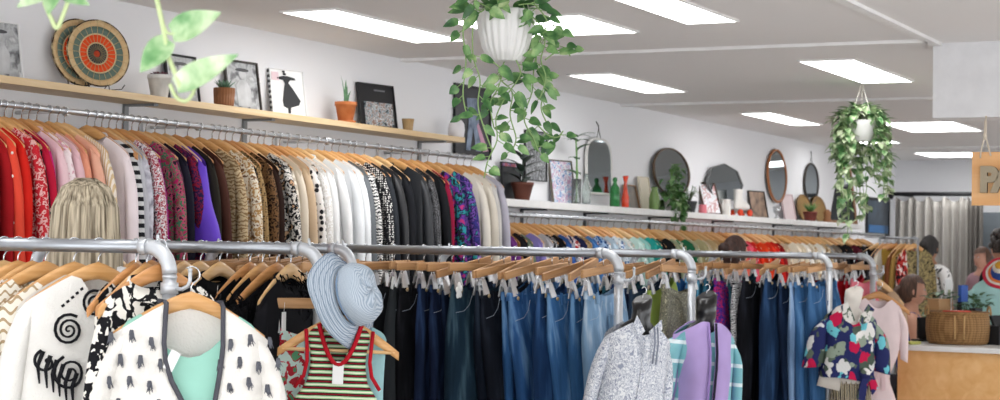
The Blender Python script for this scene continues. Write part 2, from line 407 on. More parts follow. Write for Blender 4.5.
def hang_row(items, posf, rotf, r, place, hgroup, kind='w', tops=None, ggroup=None, first=''):
    """items: (pixel, short description, object name, category, fabric, options); each gets its hanger"""
    for i, it in enumerate(items):
        p, desc, nm, cat, m_, op = it
        loc = posf(p); rz = rotf(i); op = dict(op); jr = rnd(-.12, .12) if r < .015 else rnd(-.03, .03); tilt = op.pop('tilt', rnd(-.035, .035) if kind == 'w' else random.choice((rnd(-.03, .05), rnd(-.2, -.06), rnd(-.12, -.02)))); rz = op.pop('rz', rz)
        pr = items[i-1][1] if i else None; nx = items[i+1][1] if i+1 < len(items) else None
        sh = lambda q: q.split(' with ')[0]
        if pr and nx: c3 = ['%s between %s and %s, %s' % (desc, sh(pr), sh(nx), place), '%s between %s and %s' % (desc, sh(pr), sh(nx)), '%s beside %s, %s' % (desc, sh(nx), place), '%s, %s' % (desc, place)]
        else: c3 = ['%s beside %s, at one end of the %s' % (desc, sh(nx or pr), place), '%s, %s' % (desc, place)]
        lab = next(q for q in c3 if len(q.split()) <= 16)
        rot = (0, tilt, rz+jr)
        hl = ('wooden hanger holding %s, %s' if kind == 'w' else 'wooden clip hanger holding %s, %s') % (desc, place)
        if len(hl.split()) > 16: hl = 'wooden hanger holding ' + desc
        hang(kind, r, loc, rot, hl, hgroup, random.choice((0, 0, 1, 2)))
        if kind == 'w': top(nm, lab, cat, loc, rot, m_, ggroup, v=i % 7, **op)
        else: pants(nm, lab, cat, loc, rot, m_, ggroup, v=i % 6, **op)

def pants_mb(f, hw=.165, L=.98, t=.03, seed=0, amp=.012, n=40, skirt=False, z0=-.158):
    rg = random.Random(seed+50); p1, p2 = rg.uniform(0, 6), rg.uniform(0, 6); rings = []; rows = 18
    for j in range(rows+1):
        v = j/rows; z = -(L+z0)*v
        wv = hw*(1+.12*min(1, v*5)-(.0 if skirt else .12*max(0, v-.25))+(.2*v if skirt else 0)); ring = []
        pin = 0 if skirt else max(0, min(1, (v-.22)*6))
        for k in range(n):
            a = 2*PI*k/n; u = math.cos(a); sn = math.copysign(abs(math.sin(a))**.5, math.sin(a))
            th = t*(.45+.55*min(1, v*4))*(1-pin*.97*math.exp(-(u/.13)**2))
            y = th*sn+amp*min(1, v*3)*(math.sin(5*u+p1+3*v)+.5*math.sin(11*u+p2))
            ring.append(Vector((u*wv+.008*math.sin(4*v+p1), y, z0+z-.035*(1-u*u)*(1-v)**2)))
        rings.append(ring)
    f.loft(rings, caps=False)
def pants(name, label, cat, loc, rot, m_, group=None, v=0, L=.98, hw=.165, t=.03, skirt=False, detail=True, tagc=None):
    o = thing(name, label, cat, loc, rot=rot, group=group)
    child('legs' if not skirt else 'panel', cm(('p', v, L, hw, t, skirt), lambda f: pants_mb(f, hw=hw, L=L, t=t, seed=v, skirt=skirt), m_, 'legs'), o)
    def wb(f):
        n = 28; rs = []
        for dz, e in ((-.012, 1.03), (-.0, 1.0), (.004, .97), (-.03, 1.05), ):
            rs.append([Vector((math.cos(a)*hw*e, math.copysign(abs(math.sin(a))**.5, math.sin(a))*(t*.5+.003), -.150+dz-.035*(1-math.cos(a)**2))) for a in [2*PI*k/n for k in range(n)]])
        rs = [rs[3], rs[0], rs[1], rs[2]]; f.loft(rs, caps=False)
    wbo = child('waistband', cm(('wb', hw, t), wb, m_, 'waistband'), o)
    if detail:
        for s in (-1, 1):
            child('pocket_seam', cm(('ps', hw, t, s), lambda f: f.tube([Vector((s*hw*.99, -t*.5, -.27)), Vector((s*hw*.80, -t*1.0, -.262)), Vector((s*hw*.62, -t*1.08, -.235)), Vector((s*hw*.5, -t*1.0, -.195))], .0011, 5), SEAM, 'seam'), o)
            child('belt_loop', cm(('bl', hw, t, s), lambda f: f.box((s*hw*.66, -t*.55-.006, -.182), (.012, .006, .05), bev=.001), m_, 'loop'), wbo)
        child('back_pocket', cm(('bp', hw, t), lambda f: f.box((hw*.1, -t-.004, -.325), (.11, .006, .12), taper=.85, bev=.002), m_, 'pocket'), o)
        child('button', cm(('bt', hw, t), lambda f: f.ball((-hw*.86, -t*.62-.006, -.175), (.009, .004, .009), 10, 6), BRASS, 'button'), wbo)
    return o
SEAM = mat('a9b4c4', .8); BRASS = mat('b9a37c', .35, .9)
D = lambda a, b, s=1: mat(a, .9, kind='denim', cols=(b,), s=s)
P = lambda c, **k: fab('plain', c, **k)

# ------------------------------------------------------------------ upper wall rail of clothes
X_ = {}
W1 = [
 (-14, 'a wine red dress', 'dress', 'dress', P('7c1620'), X_), (-3, 'a dark maroon blouse', 'blouse', 'blouse', P('6e1420'), X_),
 (8, 'a deep red blouse', 'blouse', 'blouse', P('a81d22'), X_), (21, 'a coral cardigan with pearl buttons', 'cardigan', 'cardigan', P('e8503c'), dict(L=.62)),
 (28, 'a scarlet blouse', 'blouse', 'blouse', P('d5281f'), X_), (36, 'a red and white floral shirt', 'shirt', 'shirt', fab('blotch', 'c03038', 'c72a35', 'c02a35', 'dfb4b0', 'b02530', s=3), X_),
 (42, 'a black floral dress', 'dress', 'dress', fab('floral', '241a1c', '8f1f2b', '241a1c', 'c9a59a', s=1.5), X_), (48, 'a raspberry blouse', 'blouse', 'blouse', P('c2203e'), X_),
 (56, 'a magenta pink cardigan', 'cardigan', 'cardigan', P('d02a80'), X_), (65, 'a blush pink shirt', 'shirt', 'shirt', P('f0cdd2'), dict(collar=True)),
 (72, 'a pink shirt with faint flowers', 'shirt', 'shirt', fab('blotch', 'f3dcdf', 'f5e5e6', 'f5e5e6', 'dd9fb0', s=2.4), X_), (80, 'a pale rose knit top', 'knit_top', 'top', P('e9c0c6'), X_),
 (92, 'a peach orange blouse', 'blouse', 'blouse', P('f0a183'), X_), (100, 'a soft apricot blouse', 'blouse', 'blouse', P('efb59b'), X_), (107, 'a cream blouse with gold threads', 'blouse', 'blouse', fab('vstripe', 'eadccb', 'efe4d6', 'd8bd93', s=4), X_),
 (129, 'a pale pink shirt with a pointed collar', 'shirt', 'shirt', P('f6e9ec'), dict(collar=True, hw=.225)),
 (137, 'a black and white striped blouse', 'blouse', 'blouse', fab('hstripe', '26262a', '26262a', 'd8d8d8', s=1.1), dict(hw=.2)),
 (144, 'a light grey blouse', 'blouse', 'blouse', P('c9c9d0'), X_), (151, 'a grey marbled blouse', 'blouse', 'blouse', fab('soft', '9a98a8', '6d6878', 'd9d8e0', '8d8a9c', s=1.5), X_),
 (158, 'a white and red flowered blouse', 'blouse', 'blouse', fab('blotch', 'd9c6c9', 'd9c6c9', 'a53a4a', 'e9e0e2', '6a5560', s=3), X_),
 (164, 'a plum magenta shirt', 'shirt', 'shirt', P('9c1f78'), X_), (173, 'a bright garden print dress', 'dress', 'dress', fab('blotch', '8f3358', '2d2a33', 'c14a72', '3f7a58', 'b02860', '6d5a45', s=2.2), X_),
 (180, 'a dark plum checked shirt', 'shirt', 'shirt', fab('check', '32202e', '32202e', '5c3350', s=1.6), X_), (187, 'a midnight navy blouse', 'blouse', 'blouse', P('23212e'), X_),
 (196, 'a navy blouse with red blossoms', 'blouse', 'blouse', fab('blotch', '2b2352', '2b2352', '8e2038', '2a2048', '7a2b50', s=2.6), X_),
 (206, 'a bright violet blouse with flared hem', 'blouse', 'blouse', P('6a3fd0', rough=.6), dict(L=.54, flare=.10, sl='none', t=.045, hw=.235, tilt=.0)),
 (216, 'a black olive jacket', 'jacket', 'jacket', P('2d2a24'), X_), (228, 'a chocolate brown jacket', 'jacket', 'jacket', P('50322a'), X_),
 (240, 'a tan tiger striped shirt', 'shirt', 'shirt', fab('animal', 'c9b490', '8f7350', s=2), X_), (252, 'a cream blouse with rust flowers', 'blouse', 'blouse', fab('blotch', 'd8c8a8', 'e5dac4', 'b58b55', 'ece4d2', '7c5b3c', s=1.8), X_),
 (259, 'a black cardigan', 'cardigan', 'cardigan', P('26262a'), X_), (265, 'a leopard brown blouse', 'blouse', 'blouse', fab('dots', 'a1845a', '3d2c1e', s=1.6), X_),
 (272, 'a brown spotted blouse', 'blouse', 'blouse', fab('blotch', '3a2a20', '2a211c', '7b5b3c', '2a211c', s=3), X_), (280, 'a dark cocoa coat', 'coat', 'coat', P('33241f'), dict(flare=.02)),
 (289, 'a black and white ikat jacket', 'jacket', 'jacket', fab('blotch', '1f1f22', '1f1f22', 'e2ddd5', '1f1f22', 'c9a07c', s=1.7), X_), (297, 'a cream pinstriped jacket', 'jacket', 'jacket', fab('vstripe', 'dcd3c3', 'e4dccd', 'bfb3a0', s=3.2), X_),
 (303, 'an ivory cardigan', 'cardigan', 'cardigan', P('ded2bf'), X_), (311, 'a camel beige cardigan', 'cardigan', 'cardigan', P('cdb496'), X_),
 (318, 'a white blouse with black spots', 'blouse', 'blouse', fab('dots', 'e6e2dd', '232326', s=.55), X_), (326, 'a white lace blouse', 'blouse', 'blouse', fab('blotch', 'f0eeea', 'f4f3f1', 'dfdbd4', s=5), X_),
 (336, 'a crisp white shirt', 'shirt', 'shirt', P('f4f4f3'), dict(collar=True)), (346, 'a plain white blouse', 'blouse', 'blouse', P('f1f1f0'), X_), (355, 'a soft white tunic', 'tunic', 'tunic', P('edf0f2'), X_), (362, 'a bright white smock', 'smock', 'smock', P('f5f7f8'), X_),
 (369, 'a slate grey jacket', 'jacket', 'jacket', P('6e7276'), X_), (376, 'a black and white animal print shirt', 'shirt', 'shirt', fab('animal', 'e6e4e0', '26262a', s=2.2), X_),
 (385, 'a black shirt with white dots', 'shirt', 'shirt', fab('dots', '232326', 'e8e6e2', s=1.5), X_), (391, 'a charcoal waistcoat', 'waistcoat', 'waistcoat', P('32353a'), X_),
 (401, 'a black leather jacket', 'leather_jacket', 'jacket', P('26272a', rough=.4), X_), (414, 'a black blazer', 'blazer', 'blazer', P('222327'), dict(collar=True)), (427, 'a glossy black jacket', 'jacket', 'jacket', P('2b2d31', rough=.45), X_),
 (437, 'a black sequined top', 'sequin_top', 'top', fab('dots', '1f1f22', '77777c', s=2.5, rough=.4), X_), (447, 'a plain black coat', 'coat', 'coat', P('1f2023'), X_), (453, 'a wine coloured cardigan', 'cardigan', 'cardigan', P('94203f'), X_),
 (463, 'a black jacket with teal and purple shapes', 'jacket', 'jacket', fab('blotch', '26232c', '26232c', '2c8f98', '26232c', '5b3690', 'b83770', s=1.2), X_),
 (472, 'a violet and navy print jacket', 'jacket', 'jacket', fab('blotch', '3a3580', '3a3580', '2a2c55', '7a50a8', '2a2c55', '3fa6a6', s=1.4), X_),
 (483, 'a cream wool jacket', 'jacket', 'jacket', P('e6dfd2'), X_), (491, 'an oatmeal cardigan', 'cardigan', 'cardigan', P('dbd3c5'), X_), (498, 'a pearl grey blouse', 'blouse', 'blouse', P('d2cfcb'), X_), (505, 'a lavender grey coat', 'coat', 'coat', P('b9b6c2'), X_)]
W1 = [(a, b.split(' ', 1)[1] if b[:2] in ('a ', 'an') else b, c, d, e, g) for a, b, c, d, e, g in W1]
hang_row(W1, lambda p: Vector((at(p, 180, Y=4.53).x, 4.75, RZ1)), lambda i: -PI/2, .0125, 'upper wall rail', 'hangers on the upper wall rail', ggroup='clothes on the upper wall rail')
# pearl buttons on the coral cardigan
for o in list(C.objects):
    if o.get('category') == 'cardigan' and 'coral' in o['label']:
        for k in range(5):
            f = MB(); f.ball((.228+.004*k, -.03, -.20-.085*k), (.006, .004, .006), 8, 6); f.build('button', mat('f3e8dc', .3), o, 'pearl button')

# lower, farther wall rail
cols2 = [('purple', '7d3f8e'), ('mustard brown', '8a6238'), ('black', '25242a'), ('grey green floral', ('floral', '6e7a68', 'b9b7a0', '6e7a68')), ('lavender', '8c80c2'), ('cream', 'e0d5c6'), ('silver grey', 'b5b4ba'),
 ('black and white spotted', ('dots', '26262a', 'eeeeee')), ('jet black', '1c1c20'), ('royal blue', '3b62a8'), ('navy white and red', ('blotch', '29305c', 'e7e6e6', 'b03038')), ('deep navy', '252b4d'), ('leopard print', ('dots', 'b59a70', '2a231c')),
 ('cornflower blue', '4a7cba'), ('blue patterned', ('blotch', '2d5c96', '9fb9d6', '25406e')), ('pale slate', 'a5b5c3'), ('powder blue', 'bcd0de'), ('white and blue floral', ('blotch', 'dfe6ea', 'dfe6ea', '6480a8')), ('ice blue', 'cddde3'),
 ('white flowered', ('blotch', 'e8e8e4', 'e8e8e4', 'a9bfb8')), ('pale mint', 'c2ded6'), ('aqua', '9fd4cc'), ('teal', '2fa198'), ('jade teal', '279086'), ('black fluffy', '1d1e1f'), ('coal black', '202223'),
 ('soft sage', 'a3ac8c'), ('green patterned', ('blotch', '3f8058', 'd5d8c0', '2c5c40')), ('forest green', '2e7350'), ('sage cream', 'c5c4a2'), ('olive cream', 'bfb78e'), ('champagne', 'ddd0b2'), ('sand', 'd0b88e'), ('tan', 'c9a476'),
 ('honey', 'd0a060'), ('peach', 'eca888'), ('coral', 'ef6f5c'), ('coral pink', 'f0647a'), ('crimson', 'd8303a'), ('scarlet', 'e0361f'), ('orange red', 'ea4a26'), ('tomato red', 'd83a24'), ('bright red', 'c8251f'), ('dark red', '8e1f22'),
 ('beige', 'd6c2a6'), ('light cream', 'e8dcc8'), ('vanilla', 'e3d6bc'), ('white ruffled', 'efe9df'), ('cream floral', ('blotch', 'e6dcc8', 'e6dcc8', 'a98a60')), ('off white', 'e9e5dc'), ('tan printed', ('blotch', 'c0a680', '8f7450', 'ddd0b8')),
 ('dove grey', '9b9a98'), ('taupe', '7d7268'), ('inky black', '1e1d1f'), ('soot black', '222124'), ('burgundy', '5a1f2c'), ('onyx black', '1a1a1d'), ('charcoal', '37363a'), ('black velvet', '19181b'), ('bone', 'd6cfc2')]
W2 = []
px_ = 512.0
kinds = ['blouse', 'shirt', 'cardigan', 'jacket', 'top']
for i, (nm, c) in enumerate(cols2):
    k = kinds[(i*3+1) % 5]
    m_ = P(c) if isinstance(c, str) else fab(c[0], c[1], *(c[2:] if c[0] == 'dots' else c[1:]), s=2)
    W2.append((px_+rnd(-1.5, 1.5), nm+' '+k, k, k, m_, dict(sl='long', nk=.13))); px_ += 6.6 - .011*i
hang_row(W2, lambda p: Vector((at(p, 225, Y=4.55).x, 4.75, RZ2)), lambda i: -PI/2+rnd(-.06, .06), .0125, 'lower far wall rail', 'hangers on the far wall rail', ggroup='clothes on the far wall rail')

# ------------------------------------------------------------------ floor racks
RZ = 1.51
def rack(label, X, Y0, Y1, hook=True, r=.0195, hookdir=1):
    t = thing('clothes_rack', label, 'clothes rack', (X, Y0, 0), group=None)
    f = MB(); f.tube([(0, .055, RZ), (0, (Y1-Y0)/2, RZ), (0, Y1-Y0-.055, RZ)], r, 16); f.build('rail', STEEL, t)
    for s, y in ((1, 0), (-1, Y1-Y0)):
        f = MB(); R = .075; pts = []
        for k in range(9):
            a = PI/2*k/8; pts.append((0, y+s*(R-R*math.sin(a)), RZ-R+R*math.cos(a)))
        f.tube(pts, r+.002, 16); f.tube([(0, y+s*.075, RZ), (0, y+s*.10, RZ)], r+.004, 16)
        f.tube([(0, y+s*.04, RZ+.01), (0, y+s*.045, RZ+.034)], [.006, .004], 8); f.build('elbow', LEGM, t)
        f = MB(); f.tube([(0, y, RZ-R), (0, y, .03)], r, 16); f.tube([(0, y, RZ-R-.005), (0, y, RZ-R-.012)], r+.0015, 16); f.build('leg', LEGM, t)
        f = MB(); f.tube([(-.3, y, .02), (.3, y, .02)], .02, 12); f.ball((-.3, y, .018), .022); f.ball((.3, y, .018), .022); f.build('foot', LEGM, t)
    if hook:
        f = MB(); z = RZ-.115
        f.tube([(0, -.005, z), (.0, -.045, z-.002), (0, -.062, z+.006), (0, -.07, z+.022), (0, -.07, z+.05)], .0055, 10); f.ball((0, -.07, z+.052), .007)
        f.tube([(0, 0, z+.016), (0, 0, z-.016)], r+.006, 14); f.build('hook', LEGM, t)
    return t
def legY(p, X): return at(p, 260, X=X).y
XA, XB, XG, XC, XD, XE, XF = 4.1, 4.95, 6.15, 7.1, 8.1, 10.6, 11.9
YA, YB, YC, YD, YE, YF = [legY(p, x) for p, x in ((170, XA), (320, XB), (619, XC), (692, XD), (829.5, XE), (873, XF))]
rack('galvanised pipe rack nearest the camera with shirts and jackets', XA, YA, 4.3)
rack('galvanised pipe rack whose corner carries the checked bucket hat', XB, YB, 4.3, hook=False)
rack('short galvanised pipe rack of dark trousers hidden behind the bucket hat', XG, legY(352, XG), 4.42, hook=False)
rack('galvanised pipe rack full of blue jeans ending beside the grey patterned shirt', XC, YC, 4.43)
rack('galvanised pipe rack ending behind the bust in the lilac cardigan', XD, YD, 4.38)
rack('galvanised pipe rack of jeans ending behind the leaf print shirt', XE, YE, 4.35, hook=False)
rack('farthest galvanised pipe rack with red clothes beside the pink robe', XF, YF, 4.3)

def row(items, X, place, hgroup, kind, ggroup, yaw=.0):
    hang_row(items, lambda p: Vector((X, at(p, 250, X=X).y, RZ)), (lambda i: rnd(-.35, .1)+yaw) if kind == 'c' else (lambda i: rnd(-.12, .12)+yaw), .0195, place, hgroup, kind, ggroup=ggroup)

# rack A
IK = fab('blotch', 'ece8e0', 'ece8e0', '1d1d20', 'ece8e0', s=.9)
A = [(-34, 'blue grey linen shirt', 'shirt', 'shirt', P('b8c6d4'), dict(collar=True)), (-20, 'white ribbed cardigan', 'cardigan', 'cardigan', P('e4e2dc'), {}), (-8, 'denim blue shirt', 'shirt', 'shirt', P('8fa5bb'), dict(collar=True)), (4, 'sky blue cotton shirt', 'shirt', 'shirt', P('bdd0e2'), dict(collar=True)),
     (18, 'pale blue oxford shirt', 'shirt', 'shirt', P('c6d6e6'), dict(collar=True)), (32, 'white blouse with red berries', 'blouse', 'blouse', fab('dots', 'efe9e6', 'cc2a3a', s=.6), {}), (46, 'cream tweed jacket', 'jacket', 'jacket', fab('zigzag', 'efe9dd', 'b29a78', s=1.3), dict(hw=.23, t=.03)), (74, 'cream jacket with wavy gold lines', 'jacket', 'jacket', fab('zigzag', 'efe9dd', 'b29a78', s=1), dict(hw=.24, t=.035))]
row(A, XA, 'nearest pipe rack', 'hangers on the nearest pipe rack', 'w', 'clothes on the nearest pipe rack', yaw=-.28)

# white jacket with black spirals (rack A)
def front_y(f_, hw, t, seed, u, v, amp=.006, tt=.5):
    rg = random.Random(seed); p1, p2, _ = rg.uniform(0, 6), rg.uniform(0, 6), rg.uniform(0, 6); k1 = rg.choice((5, 6, 7))
    th = t*(tt+(1-tt)*min(1, v*5)); a = max(0, 1-u*u)**.5
    return -th*a**.55+amp*min(1, v*2.5)*(math.sin(k1*u+p1+2*v)+.6*math.sin(2.3*k1*u+p2))
def ribbon(f, pts, w_, yf, th=.003):
    """flat band lying on the cloth, its own thickness"""
    P3 = [Vector((x, yf(x, z)-th, z)) for x, z in pts]; L_, R_ = [], []
    for i, p in enumerate(P3):
        t = (P3[min(i+1, len(P3)-1)]-P3[max(0, i-1)]); t.y = 0; t.normalize(); n = Vector((-t.z, 0, t.x))
        ww = w_[i] if isinstance(w_, list) else w_
        L_.append(p+n*ww/2); R_.append(p-n*ww/2)
    rings = [[a, b, b+Vector((0, th*1.6, 0)), a+Vector((0, th*1.6, 0))] for a, b in zip(L_, R_)]
    f.loft(rings)
def spiral(cx, cz, r, turns, ph=0, n=40): return [(cx+r*(1-i/n)*math.cos(ph+turns*2*PI*i/n), cz+r*(1-i/n)*math.sin(ph+turns*2*PI*i/n)) for i in range(n)]
loc = Vector((XA, at(99, 250, X=XA).y, RZ)); rot = (0, .03, -.46)
hang('w', .0195, loc, rot, 'wooden hanger holding the white jacket with black spirals', 'hangers on the nearest pipe rack', 0)
o = thing('jacket', 'white jacket embroidered with black spirals on the nearest rack', 'jacket', loc, rot=rot)
hw, t_, sd = .235, .045, 3
f = MB(); body_mb(f, hw=hw, L=.75, t=t_, seed=sd, nk=.07, drop=.07, n=48, rows=20, tt=.6)
yf = lambda x, z: front_y(None, hw, t_, sd, max(-1, min(1, x/hw)), min(1, max(0, (-z-.1)/.65)))-.002
f.mi = 1
for s_ in (spiral(-.02, -.165, .042, 2.6), spiral(-.10, -.24, .045, 2.8, 1), spiral(-.09, -.36, .05, 2.5, 2), spiral(.1, -.3, .05, 2.5), spiral(-.16, -.33, .035, 1.2, 2)): ribbon(f, s_, [.008-.004*i/40 for i in range(40)], yf)
for k in range(6):
    x, z = -.17+.02*k, -.30-.012*k
    ribbon(f, [(x, z), (x-.012, z-.04), (x-.006, z-.09)], [.012, .010, .003], yf)
for k in range(5): ribbon(f, [(-.12+.014*k, -.175+.012*k), (-.112+.014*k, -.17+.012*k)], .007, yf)
ribbon(f, [(.0+.02*math.sin(i*.6), -.20-.05*i) for i in range(9)], [.012, .03, .022, .03, .018, .03, .024, .02, .01], yf)
f.build('body', [mat('f1efea', .9, kind='plain', bump=.5), mat('222226', .9)], o)
for s in (-1, 1):
    f = MB(); sleeve_mb(f, s, hw=hw, r=.055, seed=4, length=.55, ys=.7); f.build('sleeve', mat('f1efea', .9, kind='plain', bump=.5), o)
f = MB(); ribbon(f, [(.035, -.10), (.032, -.2), (.03, -.4), (.03, -.73)], .012, yf); f.build('placket', mat('2a2a2e', .8), o, 'black front placket')
A2 = [(136, 'short ikat blouse', 'blouse', 'blouse', IK, dict(rz=.0, hw=.18, L=.5, sl='none')), (147, 'cropped cream ikat jacket', 'jacket', 'jacket', IK, dict(rz=.0, hw=.18, L=.5, sl='none')), (160, 'cream jacket with bold black ikat waves', 'jacket', 'jacket', IK, dict(hw=.2, t=.03, collar=True, rz=-.25))]
hang_row(A2, lambda p: Vector((XA, at(p, 250, X=XA).y, RZ)), lambda i: rnd(-.1, .12), .0195, 'front end of the nearest rack', 'hangers on the nearest pipe rack', 'w', ggroup='clothes on the nearest pipe rack')

# display jacket with tufts, facing the shop, on the hook of rack A
loc = Vector((XA+.0, YA-.07, RZ-.075)); ph = facing(loc, .12)
hang('w', .0195, loc+Vector((-.02, -.02, .0)), (0, .02, ph), 'wooden hanger holding the white tufted jacket on the end hook', 'display hangers', 0)
pj = loc+Vector((-.02, -.02, .0))
o = thing('tufted_jacket', 'white open jacket dotted with black feather tufts and grey trim on end hook', 'jacket', pj, rot=(0, .02, ph)); o.scale = (.93, 1, 1)
WT = mat('f3f0ea', .95, kind='plain', bump=.7)
def edge(s, z):
    tb = [(0, -.075), (.12, -.078), (.2, -.068), (.28, -.035), (.34, .01), (.38, .022), (.8, .01)] if s < 0 else [(0, .092), (.12, .092), (.2, .086), (.32, .07), (.38, .04), (.8, .03)]
    for (a, b), (c, d) in zip(tb, tb[1:]):
        if z <= c: return b+(d-b)*(z-a)/(c-a)
    return tb[-1][1]
def open_body(f, hw, L, t, seed, vneck, n=40, rows=18, gap=.09):
    # back sheet and two front sheets as one shell, open in front
    rg = random.Random(seed); p1 = rg.uniform(0, 6); rings = []
    for j in range(rows+1):
        v = j/rows; ring = []
        for k in range(n+1):
            q = k/n*2-1       # -1 left front edge .. 0 back .. 1 right front edge
            a = PI*abs(q); s = math.copysign(1, q)
            e = edge(s, L*v)*s
            u = math.sin(a*.5 if abs(q) < .5 else a*.5)
            if abs(q) <= .5: x = s*hw*math.sin(PI*abs(q)); y = t*math.cos(PI*abs(q))**.6
            else:
                w_ = (abs(q)-.5)*2; x = s*(hw-(hw-e)*w_); y = -t*math.sin(PI/2*min(1, w_*2.2+.0))
            ax = abs(x); base = zsh(max(ax, .07))+.004
            if abs(q) > .5: pass
            y = y*(.6+.4*min(1, v*5))+.006*min(1, v*2)*math.sin(9*x/hw+p1+2*v)
            z = base+(-L-base)*v
            ring.append(Vector((x*(1+.10*v), y, z)))
        rings.append(ring)
    f.loft(rings, caps=False, closed=False)
f = MB(); open_body(f, .235, .72, .05, 2, .5, gap=.10); bo = f.build('body', WT, o)
sm_ = bo.modifiers.new('thickness', 'SOLIDIFY'); sm_.thickness = .004
for s in (-1, 1):
    f = MB(); sleeve_mb(f, s, hw=.235, r=.065, seed=8+s, length=.5, out=.045, ys=.75); f.build('sleeve', WT, o)
for s in (-1, 1):
    f = MB(); pts = []
    for j in range(13):
        v = j/12; e = edge(s, .72*v); z0 = zsh(max(abs(e), .07))+.006; pts.append((e*(1+.1*v), -.052*(.6+.4*min(1, v*5))-.004, z0+(-.72-z0)*v))
    pts = [(edge(s, 0), .0, zsh(.09)+.014)]+pts[0:]; f.tube(pts, .0075, 8, ell=.8); f.build('trim', mat('55555c', .9), o, 'dark grey edging')
f = MB(); f.tube([(-.095, .0, -.075), (-.05, .04, -.082), (.0, .05, -.085), (.05, .04, -.082), (.095, 0, -.075)], .007, 8); f.build('neck_trim', mat('45454c', .9), o)
rg = random.Random(5); spots = []
for i in range(-4, 5):
    for j in range(8):
        x = i*.058+(.029 if j % 2 else 0); z = -.17-j*.062+rg.uniform(-.01, .01)
        ax = abs(x)
        if ax < .06 and z > -.44: continue
        if ax < .034: continue
        spots.append((x, z))
for (x, z) in spots:
    yb = -.055 if abs(x) < .2 else -.048; f = MB()
    for k in range(14):
        dx = rg.uniform(-.007, .007); L0 = rg.uniform(.014, .03); lean = rg.uniform(-.006, .010)
        f.tube([(dx*.5, .006, .006), (dx, -.004, -L0*.4), (dx+lean, -.003, -L0)], [.0028, .0022, .0006], 4)
    t_ = f.build('tuft', mat('65676f', .95), o); t_.location = (x, yb, z)
f = MB(); rg = random.Random(9)
for k in range(70):
    a = rg.uniform(0, 2*PI); r_ = rg.uniform(.006, .032); f.tube([(.03, -.06, -.37), (.03+r_*.6*math.cos(a), -.075, -.37+r_*.6*math.sin(a)), (.03+r_*math.cos(a), -.07, -.375+r_*math.sin(a))], [.002, .0016, .0005], 4)
f.build('pompom', mat('8e8f96', .9), o, 'grey fur pompom fastening')
f = MB(); f.box((-.055, -.058, -.235), (.03, .002, .055), ry=.45, bev=.0); f.build('price_tag', mat('f7f7f7', .5), o)
o = thing('camisole', 'mint green top layered inside the white tufted jacket', 'top', pj, rot=(0, .02, ph))
f = MB(); body_mb(f, hw=.19, L=.62, t=.03, seed=12, nk=.13, drop=.12, bdrop=.13, n=40); f.build('body', P('a5dccb'), o)

# rack B
BL = [(120, 'black cotton shirt', 'shirt', 'shirt', P('1d1d20'), {}), (136, 'soft black cardigan', 'cardigan', 'cardigan', P('17171a'), {}), (152, 'coal grey blazer', 'blazer', 'blazer', P('2a2b2f'), {}), (168, 'ribbed black cardigan', 'cardigan', 'cardigan', P('1b1b1e'), {}), (184, 'matte black blouse', 'blouse', 'blouse', P('17171a'), {}),
      (201, 'slim black jacket', 'jacket', 'jacket', P('1c1c20'), dict(t=.03)), (220, 'black blazer with a white tag', 'blazer', 'blazer', P('141417'), dict(t=.03, collar=True)), (250, 'quilted black coat', 'coat', 'coat', P('1a1a1d'), dict(t=.035)), (263, 'black velvet jacket', 'jacket', 'jacket', P('131316'), dict(t=.035)), (291, 'black wool coat', 'coat', 'coat', P('1a1a1e'), dict(t=.04, collar=True))]
row(BL, XB, 'second pipe rack', 'hangers on the second pipe rack', 'w', 'black clothes on the second pipe rack')
# big black fluffy coat
loc = Vector((XB, at(277, 250, X=XB).y, RZ)); rot = (0, 0, -.05)
hang('w', .0195, loc, rot, 'wooden hanger holding the shaggy black faux fur coat', 'hangers on the second pipe rack', 1)
o = thing('fur_coat', 'bulky shaggy black faux fur coat on the second pipe rack', 'coat', loc, rot=rot)
FUR = mat('0f0f12', .95, kind='plain', bump=1)
rg = random.Random(3)
f = MB(); body_mb(f, hw=.25, L=.85, t=.07, seed=5, n=48, rows=20, amp=.012, tt=.8); 
def furry(f, n_, hw, t):
    for _ in range(n_):
        u = rg.uniform(-1, 1); v = rg.uniform(0, .8); x = u*hw; z = zsh(abs(x))+(-.85-zsh(abs(x)))*v; y = -t*(1-u*u)**.3
        f.tube([(x, y, z), (x+rg.uniform(-.01, .01)+.012*u, y-.012, z-.008), (x+rg.uniform(-.012, .012)+.016*u, y-.010, z-.028)], [.003, .002, .0005], 3)
furry(f, 900, .25, .07); f.build('body', FUR, o)
for s in (-1, 1):
    f = MB(); sleeve_mb(f, s, hw=.25, r=.08, seed=s+9, length=.55, out=.05, ys=.8)
    for _ in range(350):
        z = rg.uniform(-.6, -.14); a = rg.uniform(0, 2*PI); x = s*(.28+.03*(-z)); xx = x+.055*math.cos(a); yy = .05*math.sin(a)
        f.tube([(xx, yy, z), (xx+.016*math.cos(a), yy+.014*math.sin(a), z-.012), (xx+.018*math.cos(a), yy+.014*math.sin(a), z-.03)], [.003, .002, .0005], 3)
    f.build('sleeve', FUR, o)
for (p_, q_, xx, wh) in ((217, 295, XB-.16, 'black blazer'), (284, 312, XB-.16, 'black wool coat')):
    c = at(p_, q_, X=xx); f = MB(); f.box((0, 0, -.03), (.032, .002, .06), bev=0); f.tube([(0, 0, 0), (.005, 0, .03)], .0008, 4)
    tag(f.build('price_tag', mat('f4f4f4', .5), loc=c, rz=.2), 'white paper price tag dangling from the '+wh, 'tag')

